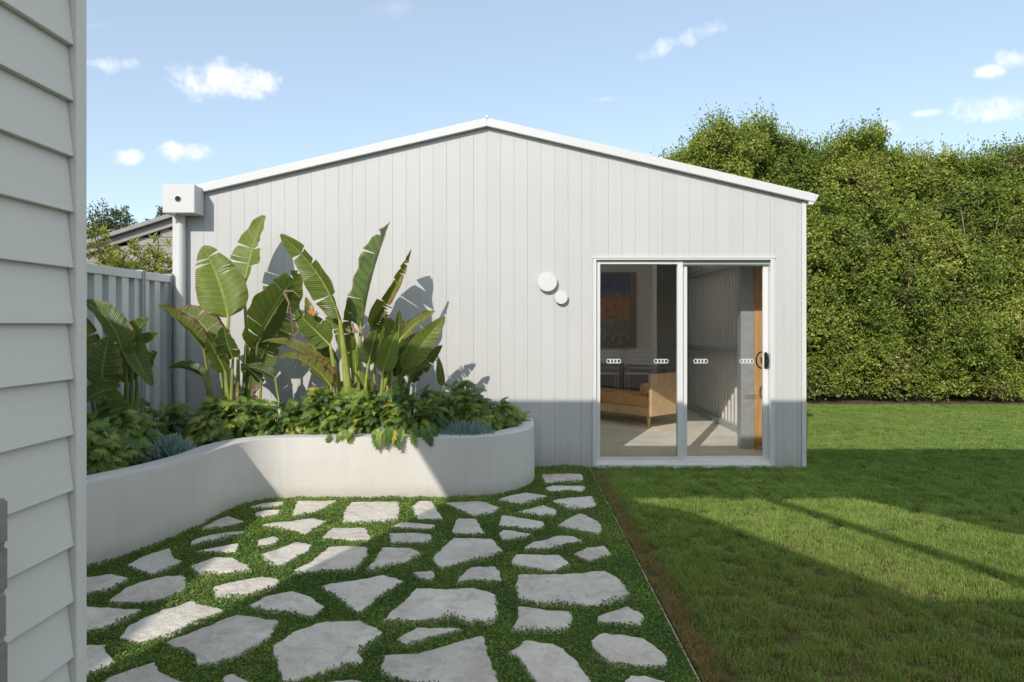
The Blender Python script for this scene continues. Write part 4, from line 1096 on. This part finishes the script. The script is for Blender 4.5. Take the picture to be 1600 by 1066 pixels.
paddle(right_c, W(714, 618, 6.2), W(731, 596, 6.15), .07, r_(.86, .1), (.1, -1, .6), (0, 0, .02), 40, 0, 'ban', 45, rstem=(.010, .006))
paddle(right_c, W(505, 520, 6.2), W(521, 492, 6.2), .16, r_(-.05, .1), (0, -1, .4), (0, 0, 0), 20, 2, 'ban_lime', 46, ragged=2)
paddle(right_c, W(490, 540, 6.2), W(478, 465, 6.3), .16, r_(-.14, .1), (.3, -1, .2), (.03, 0, 0), 30, 2, 'ban_scorch', 47, ragged=3)
paddle(right_c, W(606, 585, 6.2), W(634, 545, 6.2), .22, r_(.2, .08), (.3, -1, .1), (0, 0, 0), 16, 1, 'ban', 48, stem='petiole_dark')
paddle(right_c, W(500, 580, 6.2), W(488, 520, 6.3), .20, r_(-.1, .08), (0, -1, .2), (0, 0, 0), 25, 3, 'ban', 49, stem='petiole_dark')
for k in range(9):
    a = -.16 + .045 * k
    MB().tube([r_(a, random.uniform(-.06, .08)), cr + Vector((a * 1.3, random.uniform(0, .08), .42 + .12 * random.random()))], [.026, .012], 8).build('stem', M['petiole' if k % 3 else 'dry'], right_c, 0, True)
for k, (bx_, by_, tx_, ty_, w_, mt_) in enumerate(((540, 560, 520, 478, .17, 'ban'), (548, 550, 545, 470, .14, 'ban'), (586, 560, 600, 480, .18, 'ban'), (600, 565, 632, 500, .16, 'ban_scorch'),
        (612, 575, 655, 520, .18, 'ban'), (620, 590, 668, 548, .15, 'ban'), (528, 572, 492, 508, .17, 'ban'), (520, 585, 470, 545, .16, 'ban_scorch'), (556, 580, 552, 520, .15, 'ban_lime'), (640, 598, 690, 540, .16, 'ban'))):
    yb__ = 6.12 + .03 * (k % 4)
    paddle(right_c, W(bx_, by_, yb__), W(tx_, ty_, yb__ + .05), w_, r_((bx_ - 560) / 180, .02 * (k % 3)), (((tx_ - bx_) / 60) * .5 - .3, -1, .15), (0, 0, .02), 28 + 6 * (k % 3), 2, mt_, 160 + k, ragged=1 if k % 3 == 0 else 0, rstem=(.022, .009))
for k in range(7):
    a = random.uniform(-.2, .5); b0 = r_(a, random.uniform(-.05, .1)); hh = random.uniform(.25, .6)
    t0 = b0 + Vector((random.uniform(-.15, .15), random.uniform(-.1, .05), hh))
    paddle(right_c, t0, t0 + Vector((random.uniform(-.2, .2), random.uniform(-.15, .1), random.uniform(.05, .3))), random.uniform(.10, .18), b0, (random.uniform(-.6, .6), -1, random.uniform(-.2, .6)), (0, 0, .03), 30, 3, ('ban', 'ban_scorch', 'ban_lime')[k % 3], 80 + k, ragged=2, rstem=(.016, .008))
for k in range(9):
    root_, cc_ = ((right_c, cr), (mid_c, cm))[k % 2]
    b0 = cc_ + Vector((random.uniform(-.15, .25), random.uniform(-.08, .08), random.uniform(.25, .55)))
    paddle(root_, b0, b0 + Vector((random.uniform(-.12, .12), random.uniform(-.1, 0), -random.uniform(.18, .32))), random.uniform(.07, .12), cc_ + Vector((random.uniform(-.1, .1), 0, .1)), (random.uniform(-.5, .5), -1, .2), (random.uniform(-.05, .05), -.05, .05), 40, 2, 'dead', 120 + k, ragged=3, stem='dry', rstem=(.012, .006))
# dried strands and spent flower bracts
for (pts_, rr) in (([W(444, 455, 6.0), W(458, 455, 6.0), W(470, 466, 6.0)], .009), ([W(444, 457, 6.0), W(452, 474, 6.0), W(448, 490, 6.0)], .012), ([W(454, 480, 6.1), W(458, 520, 6.2), W(462, 575, 6.2)], .008)):
    MB().tube(pts_, [rr, rr * .8, rr * .4], 6).build('dry_strand', M['dry'], right_c, 0, True)
fb = W(489, 494, 6.05)
for k, (dx, dz) in enumerate(((0, .10), (-.05, .05), (.04, .05), (.06, .03), (-.02, .07))):
    MB().tube([fb, fb + Vector((dx * .5, -.01, dz * .6)), fb + Vector((dx, -.02, dz))], [.012, .016, .001], 6).build('flower_petal', M['orange' if k % 2 == 0 else 'dry'], right_c, 0, True)
for k in range(8):
    b0 = W(555 + random.uniform(-8, 10), 520, 6.1); MB().tube([b0, b0 + Vector((random.uniform(-.08, .08), 0, random.uniform(.03, .10)))], [.012, .003], 6).build('spent_bract', M['dry'], right_c, 0, True)

# left clump, in the shade by the fence
cl = Vector((W(178, 660, 5.3).x, 5.3, zs))
left_c = thing('bird_of_paradise', 'dark bird of paradise clump at the left against the steel fence', 'plant', cl, 'bird of paradise clumps in the planter')
def l_(dx=0, dy=0): return cl + Vector((dx, dy, 0))
paddle(left_c, W(160, 606, 5.2), W(171, 527, 5.12), .30, l_(-.05, 0), (.1, -1, .25), (-.02, -.03, 0), 12, 0, 'ban', 61, .3, stem='petiole_dark')
paddle(left_c, W(194, 560, 5.35), W(128, 470, 5.25), .24, l_(.03, .05), (.55, -.7, .6), (.09, 0, .12), 30, 1, 'ban', 62, stem='petiole_dark')
paddle(left_c, W(196, 548, 5.6), W(232, 498, 5.7), .22, l_(.06, .1), (-.2, -1, .4), (-.03, 0, .03), 30, 1, 'ban', 63, stem='petiole_dark')
paddle(left_c, W(205, 530, 5.5), W(238, 602, 5.3), .20, l_(.08, .1), (.5, -.8, .3), (-.03, -.05, .02), 30, 0, 'ban', 64, stem='petiole_dark', sbend=(0, 0, .25))
paddle(left_c, W(150, 655, 5.0), W(200, 636, 4.95), .20, l_(-.1, -.15), (.1, -.8, .6), (0, -.02, .03), 14, 0, 'ban', 65, stem='petiole_dark')
paddle(left_c, W(130, 628, 5.0), W(187, 604, 5.0), .20, l_(-.15, -.1), (0, -.7, .7), (0, 0, .03), 20, 1, 'ban', 66, stem='petiole_dark')
paddle(left_c, W(208, 545, 5.6), W(247, 522, 5.6), .16, l_(.08, .1), (.2, -.9, .5), (0, 0, .0), 40, 2, 'ban', 67, stem='petiole_dark')
paddle(left_c, W(214, 580, 5.6), W(244, 550, 5.6), .18, l_(.1, .1), (.2, -1, .2), (0, 0, 0), 25, 4, 'ban', 68, stem='petiole_dark')
paddle(left_c, W(138, 560, 5.4), W(120, 490, 5.4), .26, l_(-.12, .1), (.2, -1, .4), (0, 0, 0), 15, 3, 'ban_scorch', 69, stem='petiole_dark')
paddle(left_c, W(196, 600, 5.5), W(214, 510, 5.5), .18, l_(.05, .1), (.6, -.7, .1), (0, 0, 0), 35, 0, 'ban', 70, stem='petiole_dark')
paddle(left_c, W(146, 690, 4.8), W(196, 680, 4.75), .12, l_(-.2, -.35), (0, -.6, .8), (0, 0, .04), 25, 0, 'ban', 71, stem='petiole_dark')
paddle(left_c, W(140, 610, 5.3), W(205, 648, 5.2), .18, l_(-.1, .0), (.1, -.8, .6), (0, 0, .05), 25, 2, 'ban', 72, stem='petiole_dark')

# ------------------------------------------------------------------ lobed-leaf ground plants
def lobed_leaf(seed):
    r = random.Random(seed); V, Fs = [], []
    nl = 7
    def z(x, y): return -.55 * x * x + .10 * x - .5 * y * y
    rows = [(i / nl) for i in range(nl + 1)]
    def wl_(t): return .36 * math.sin(math.pi * (.12 + .80 * t)) ** .8
    for t in rows: V.append((t, 0, z(t, 0) - .012))
    for s in (-1, 1):
        b = len(V)
        for i, t in enumerate(rows):
            y = s * (.10 * math.sin(math.pi * (.1 + .85 * t)) + .01); V.append((t, y, z(t, y) + .015))
        for i in range(nl):
            t0, t1 = rows[i], rows[i + 1]
            f = (i, i + 1, b + i + 1, b + i); Fs.append(f if s > 0 else f[::-1])
            L = wl_((t0 + t1) / 2) * r.uniform(.7, 1.15); dxx = .05 + .10 * t0
            ya, yb2 = s * (L * .62), s * L
            k = len(V)
            for (tx, y) in ((t0 + dxx * .55 + .008, ya), (t1 + dxx * .55 - .012, ya), ((t0 + t1) / 2 + dxx, yb2)):
                V.append((tx, y, z(tx, y) + .01 * r.uniform(-1, 1)))
            f = (b + i, b + i + 1, k + 1, k); Fs.append(f if s > 0 else f[::-1])
            f = (k, k + 1, k + 2); Fs.append(f if s > 0 else f[::-1])
    k = len(V); V += [(1.12, 0, z(1.12, 0)), ]
    Fs.append((nl, 8 + nl, k)); Fs.append((nl, k, 8 + nl + (nl + 1) + nl * 3))
    return V, Fs
leaf_me = []
for k in range(4):
    V, Fs = lobed_leaf(k)
    Fs = [f for f in Fs if max(f) < len(V)]
    leaf_me.append(mesh('lobed_leaf', V, Fs, M['xan'], True))
leaf_y = mesh('lobed_leaf', *[(lambda a: a)(x) for x in (leaf_me[0].vertices and lobed_leaf(9))], M['xan_y'], True)
def xanadu(label, x, y, rx, ry, h, n, seed, yellow=0, zb=.40, over=0.0):
    r = random.Random(seed)
    root = thing('philodendron', label, 'plant', (x, y, zb), 'lobed leaf plants in the planter')
    st = MB()
    for i in range(n):
        a = r.uniform(0, 2 * math.pi) if r.random() < .35 else r.uniform(math.pi * 1.02, math.pi * 1.98)
        e = r.uniform(.03, 1.0) ** .8
        rad = math.sqrt(max(0, 1 - (e * .94) ** 2)) * r.uniform(.72, 1.05)
        p = Vector((rx * rad * math.cos(a), ry * rad * math.sin(a), h * e * r.uniform(.75, 1.12)))
        if y + p.y > WALL_Y - .10: p.y -= (y + p.y - WALL_Y + .10)
        if x + p.x < FX + .14: p.x += (FX + .14 - x - p.x)
        sink = 0.0
        if p.y < -ry * .55 and e < .5 and r.random() < over: sink = 1.0; p.z = r.uniform(.09, .17); p.y = 5.66 - y + r.uniform(-.03, .03)
        else:
            for _k in range(6):
                if in_planter(x + p.x, y + p.y): break
                if x + p.x < -2.1: p.x -= .05; p.y += .015
                else: p.y += .05
                p.z = max(p.z, .07)
        s = r.uniform(.072, .122)
        out = Vector((math.cos(a), math.sin(a), 0))
        tiltu = (.9 * e - .45 + r.uniform(-.8, .6)) if not sink else -1.1
        ax = (out + Vector((0, 0, tiltu)) + Vector((r.uniform(-.7, .7), r.uniform(-.5, .5), 0))).normalized()
        zz = Vector((r.uniform(-.8, .6), -.7 + r.uniform(-.6, .5), 1)); yv = zz.cross(ax).normalized(); zv = ax.cross(yv)
        m = Matrix((ax, yv, zv)).transposed().to_4x4()
        isy = yellow and r.random() < yellow
        o = bpy.data.objects.new('leaf', leaf_y if isy else leaf_me[r.randrange(4)]); C.objects.link(o)
        o.parent = root; o.matrix_basis = Matrix.Translation(p - ax * s * .35) @ m @ Matrix.Diagonal((s, s * r.uniform(.9, 1.2), s, 1))
        if i % 2 == 0:
            b = Vector((p.x * .25, p.y * .25, 0)) + Vector((x, y, zb)); tip_ = p - ax * s * .35 + Vector((x, y, zb))
            st.tube([b, (b + tip_) / 2 + Vector((0, 0, .05)), tip_], [.006, .005, .004], 5, False)
    st.build('stems', M['petiole_dark'], root, 0, True)
for i, a in enumerate([
    ('dark lobed leaf plant at the near left end of the planter', -2.92, 4.60, .34, .36, .34, 275, 1, 0, .40),
    ('dark shaded lobed leaf plant below the left bird of paradise', -2.98, 5.10, .36, .34, .40, 262, 2, 0, .40),
    ('shaded lobed leaf plant against the steel fence', -3.05, 5.85, .34, .34, .36, 162, 3, 0),
    ('lobed leaf plant spilling beside the left blue succulent', -2.56, 5.66, .20, .16, .28, 90, 4, .10, .40),
    ('sunlit lobed leaf plant at the foot of the middle bird of paradise', -2.48, 5.98, .38, .26, .40, 275, 5, 0),
    ('sunlit lobed leaf plant in the hollow of the planter curve', -2.06, 6.00, .32, .20, .34, 225, 6, .04, .40),
    ('yellow green lobed leaf plant left of the right bird of paradise stems', -1.62, 6.00, .30, .20, .46, 275, 7, .05, .40),
    ('bright lobed leaf plant in front of the right bird of paradise', -1.28, 6.02, .34, .22, .42, 298, 8, .07, .40, .25),
    ('lobed leaf plant hanging over the planter rim with a yellow leaf', -.92, 6.02, .34, .24, .46, 298, 9, .05, .40, .4),
    ('half shaded lobed leaf plant behind the right blue succulent', -.56, 6.26, .36, .26, .48, 287, 10, 0),
    ('low lobed leaf plant at the rounded end of the planter', -.20, 6.40, .30, .22, .30, 212, 11, 0),
    ('lobed leaf plant against the white wall behind the middle clump', -1.95, 6.50, .30, .18, .26, 90, 12, 0)]):
    xanadu(*a)
# blue succulents
def chalk(label, x, y, rx, ry, h, n, seed, zb=.40):
    r = random.Random(seed); m = MB()
    for i in range(n):
        a = r.uniform(0, 2 * math.pi); q_ = math.sqrt(r.random()); px, py = rx * q_ * math.cos(a), ry * q_ * math.sin(a)
        hh = h * (1 - .55 * q_ * q_) * r.uniform(.7, 1.1)
        b = Vector((x + px, y + py, zb + hh * .35)); t = b + Vector((px * .35 + r.uniform(-.03, .03), py * .5 + r.uniform(-.03, .03) - .02, hh * .7))
        m.tube([b, b.lerp(t, .6), t], [.005, .0075, .0015], 5, False)
    o = m.build('blue_chalkstick', M['chalk'], None, 0, True)
    return tag(o, label, 'succulent', 'blue succulent clumps')
chalk('blue green succulent clump near the left curve of the planter', -2.60, 5.14, .12, .17, .20, 560, 1)
chalk('blue green succulent clump at the rounded right end of the planter', -.44, 5.96, .21, .14, .20, 620, 2)

# ------------------------------------------------------------------ hedge
hedge = thing('hedge', 'tall dense clipped green hedge across the back of the lawn', 'hedge', (7, 12.8, 0))
tops = [(1020, 275), (1038, 262), (1052, 238), (1075, 228), (1090, 212), (1112, 196), (1130, 185), (1160, 196), (1180, 190), (1205, 186), (1225, 205), (1255, 205), (1280, 218), (1300, 222), (1320, 208), (1350, 198), (1375, 196), (1395, 222), (1420, 222), (1450, 236), (1480, 240), (1500, 228), (1540, 238), (1570, 245), (1590, 232), (1640, 215), (1720, 225), (1820, 210), (1950, 225), (2200, 220)]
HY = 12.7
tx = np.array([(p[0] - 806) * HY / F for p in tops]); tz = np.array([EYE + (507 - p[1]) * HY / F - .13 for p in tops])
def htop(x): return np.interp(x, tx, tz)
def surf(x, z):
    s = vnoise(x * 1.1, z * 1.0, 5) * .42 + vnoise(x * 2.6 + 9, z * 2.4, 6) * .44 + vnoise(x * 5, z * 5, 7) * .30
    rel = z / htop(x)
    return 12.06 + s + .95 * np.clip(rel - .55, 0, 1) ** 1.6 + .25 * np.clip(.03 - rel, 0, 1) * 4
hx0, hx1 = 2.72, 11.0
nc = 19000
cx = hx0 + (hx1 - hx0) * rng.random(nc); cz = .10 + (htop(cx) - .12) * rng.random(nc) ** .92
cy = surf(cx, cz) + np.abs(rng.normal(size=nc)) * .10 - .10 * (rng.random(nc) < .25)
front_ = ~((cx < 3.06) & (cy < 12.42)); cy = np.where((cx < 3.1), np.maximum(cy, 12.40), cy)
# shoots that stand proud of the top
nt2 = 5600
cx2 = hx0 + (hx1 - hx0) * rng.random(nt2); cz2 = htop(cx2) - .46 + .38 * rng.random(nt2) + .22 * (vnoise(cx2 * 5, cx2 * 0 + 3, 11) - .5); cy2 = np.maximum(surf(cx2, cz2) + rng.random(nt2) * .7, 12.45)
cx = np.concatenate([cx, cx2]); cy = np.concatenate([cy, cy2]); cz = np.concatenate([cz, cz2])
rel = cz / htop(cx); nC = len(cx)
sd_ = np.stack([rng.normal(size=nC) * .5, -.75 + rng.normal(size=nC) * .35, .35 + 1.6 * np.clip(rel - .7, 0, 1) * 3 + rng.normal(size=nC) * .35], 1)
sd_[nC - nt2:] = np.stack([rng.normal(size=nt2) * .20, rng.normal(size=nt2) * .20, np.ones(nt2)], 1)
sd_ /= np.linalg.norm(sd_, axis=1, keepdims=True)
sl_ = .10 + .14 * rng.random(nC); sl_[nC - nt2:] = .16 + .46 * rng.random(nt2) ** 2.2
K = 12
base = np.stack([cx, cy, cz], 1)
tpar = np.tile(np.linspace(.15, 1, K), nC)
idx = np.repeat(np.arange(nC), K)
pos = base[idx] + sd_[idx] * (sl_[idx] * tpar)[:, None] + rng.normal(size=(nC * K, 3)) * .022
ax = sd_[idx] * .55 + rng.normal(size=(nC * K, 3)) * .75
nr = rng.normal(size=(nC * K, 3)) * .62 + np.array([-.25, -.75, .55])
ln = .036 + .036 * rng.random(nC * K)
ok = pos[:, 2] > .03
leaves_mesh('foliage', pos[ok], ax[ok], nr[ok], ln[ok], ln[ok] * .48, M['hedge'], .18, hedge)['kind'] = 'stuff'
# twig core, shade of the leaf gaps put into its colour; stops light
gxn = np.linspace(hx0 + .1, hx1, 70); gzn = np.linspace(0, 1, 40)
V, Fs = [], []
for i, x_ in enumerate(gxn):
    for j, t_ in enumerate(gzn):
        z_ = t_ * (float(htop(x_)) - .26); V.append((x_, max(12.44 if x_ < 3.15 else 12.2, float(surf(np.array([x_]), np.array([z_]))[0]) + .26), z_))
for i in range(len(gxn) - 1):
    for j in range(len(gzn) - 1):
        a = i * 40 + j; Fs.append((a, a + 40, a + 41, a + 1))
nb_ = len(V)
for i, x_ in enumerate(gxn):
    for z_ in (0, float(htop(x_)) - .26): V.append((x_, 14.0, z_))
for i in range(len(gxn) - 1):
    Fs.append((i * 40 + 39, (i + 1) * 40 + 39, nb_ + 2 * i + 3, nb_ + 2 * i + 1)); Fs.append((nb_ + 2 * i, nb_ + 2 * i + 1, nb_ + 2 * i + 3, nb_ + 2 * i + 2))
link('shade_core', mesh('shade_core', V, Fs, M['hedge_core'], True), hedge)
rb = random.Random(3)
for k in range(24):
    px = rb.choice([rb.uniform(1480, 1610), rb.uniform(1270, 1600), rb.uniform(1490, 1600)]); py = rb.uniform(360, 600)
    p = W(px, py, 12.5); y0 = float(surf(np.array([p.x]), np.array([p.z]))[0]) - .02
    p.y = y0; L = rb.uniform(.35, .9); dx = rb.uniform(-.28, .28)
    MB().tube([p, p + Vector((dx * .5, -.03, L * .5)), p + Vector((dx, .03, L))], [.012, .009, .004], 6).build('branch', M['twig'], hedge, 0, True)

# ------------------------------------------------------------------ trees and shrub over the left fence
def crown_tree(name, label, cat, base, height, blobs, nleaf, ln, mat, seed, group=None, droop=0.0, trunk=.12, wdr=.45):
    r = random.Random(seed); rg = np.random.default_rng(seed)
    b = Vector(base); root = thing(name, label, cat, b, group)
    tk = MB(); fork = b + Vector((0, 0, height * .42)); tk.tube([b - U * .2, b + U * height * .2, fork], [trunk, trunk * .8, trunk * .6], 9)
    tk.build('trunk', M['bark'], root, 0, True)
    lm = MB(); P, AX, NR = [], [], []
    for (dx, dy, z_, rr) in blobs:
        c = b + Vector((dx, dy, z_)); lm.tube([fork, fork.lerp(c, .5) + Vector((0, 0, -.03 * height)), c], [trunk * .45, trunk * .3, trunk * .1], 6, False)
        k = int(nleaf * rr * rr); ns = max(6, int(k / 16))
        tips = rg.normal(size=(ns, 3)); tips /= np.linalg.norm(tips, axis=1, keepdims=True); tips *= (rr * (.45 + .62 * rg.random(ns)))[:, None]
        for t in tips[:40]:
            tv = c + Vector(t); lm.tube([c, c.lerp(tv, .55) + Vector((0, 0, -.02)), tv], [trunk * .08, trunk * .05, trunk * .02], 4, False)
        ii = rg.integers(0, ns, k)
        P.append(np.array(c) + tips[ii] * (1 + .12 * rg.normal(size=k))[:, None] + rg.normal(size=(k, 3)) * rr * .10)
        AX.append(tips[ii] / rr + rg.normal(size=(k, 3)) * .7 + np.array([0, 0, -droop])); NR.append(rg.normal(size=(k, 3)) + np.array([0, -.3, .7]))
    lm.build('limbs', M['bark'], root, 0, True)
    P, AX, NR = map(np.concatenate, (P, AX, NR))
    l = ln * (.7 + .6 * rg.random(len(P)))
    leaves_mesh('crown', P, AX, NR, l, l * wdr, M[mat], .15, root)['kind'] = 'stuff'
    return root
def zat(py, Y): return EYE + (507 - py) * Y / F
TY = 24
crown_tree('tree', 'dark tree with knobbly crown beyond the outbuilding, far left', 'tree', ((172 - 806) * TY / F, TY, -.1), 5, [(-.6, 0, 4.6, .8), (.05, 0, 5.1, .65), (.25, .2, 5.4, .35), (.7, 0, 4.7, .6), (-.2, .3, 4.2, .9), (.9, 0, 4.2, .7), (-1.2, 0, 4.2, .9), (.3, 0, 3.6, .9)], 2400, .10, 'tree_far', 4, 'trees beyond the outbuilding')
crown_tree('tree', 'dark open crowned tree behind the rainhead box', 'tree', ((252 - 806) * TY / F, TY, -.1), 5, [(-.35, 0, 5.05, .32), (.05, 0, 5.3, .35), (.5, 0, 5.1, .45), (-.45, 0, 4.5, .45), (.3, .2, 4.5, .6), (.9, 0, 4.6, .6), (-.05, 0, 4.0, .7)], 1500, .12, 'tree_far', 5, 'trees beyond the outbuilding')
SY = 8.6
crown_tree('fruit_tree', 'yellow green fruit tree with long drooping leaves behind the fence', 'tree', ((205 - 806) * SY / F, SY, -.1), 2.3,
           [((x - 205) * SY / F, dy, zat(y, SY) + .1, rr) for x, y, dy, rr in ((152, 385, 0, .20), (158, 410, .1, .24), (150, 360, 0, .12), (172, 425, 0, .22), (193, 400, 0, .16), (205, 418, .1, .2), (222, 405, 0, .22), (238, 420, .1, .2), (248, 385, 0, .12), (244, 400, 0, .14), (258, 425, 0, .18), (268, 430, .1, .2), (180, 440, 0, .25), (230, 440, 0, .28))], 4600, .085, 'peach', 6, None, .5, .05, .26)

# ------------------------------------------------------------------ white slatted chairs on the verandah, mirrored in the door glass
def chair(x, y, label):
    t = thing('slatted_chair', label, 'chair', (x, y, 0), 'white slatted chairs on the verandah')
    w, d = .23, .22
    for sx in (-1, 1):
        MB().tube([(x + sx * w, y + d + .03, -.01), (x + sx * w, y + d, .45), (x + sx * w, y + d + .05, .95)], .014, 8).build('leg', M['alu_white'], t, 0, True)
        MB().tube([(x + sx * w, y - d, -.01), (x + sx * w, y - d, .44)], .014, 8).build('leg', M['alu_white'], t, 0, True)
    for k in range(6): MB().box(x - w, x + w, y - d + .075 * k, y - d + .075 * k + .055, .44, .456).build('seat_slat', M['alu_white'], t, .003)
    for k in range(5): MB().box(x - w + .01, x + w - .01, y + d + .012 + .006 * k, y + d + .026 + .006 * k, .56 + .085 * k, .60 + .085 * k).build('back_slat', M['alu_white'], t, .003)
chair(1.80, .10, 'white slatted chair on the verandah mirrored at left in the door glass')
chair(2.46, .10, 'white slatted chair on the verandah mirrored at right in the door glass')
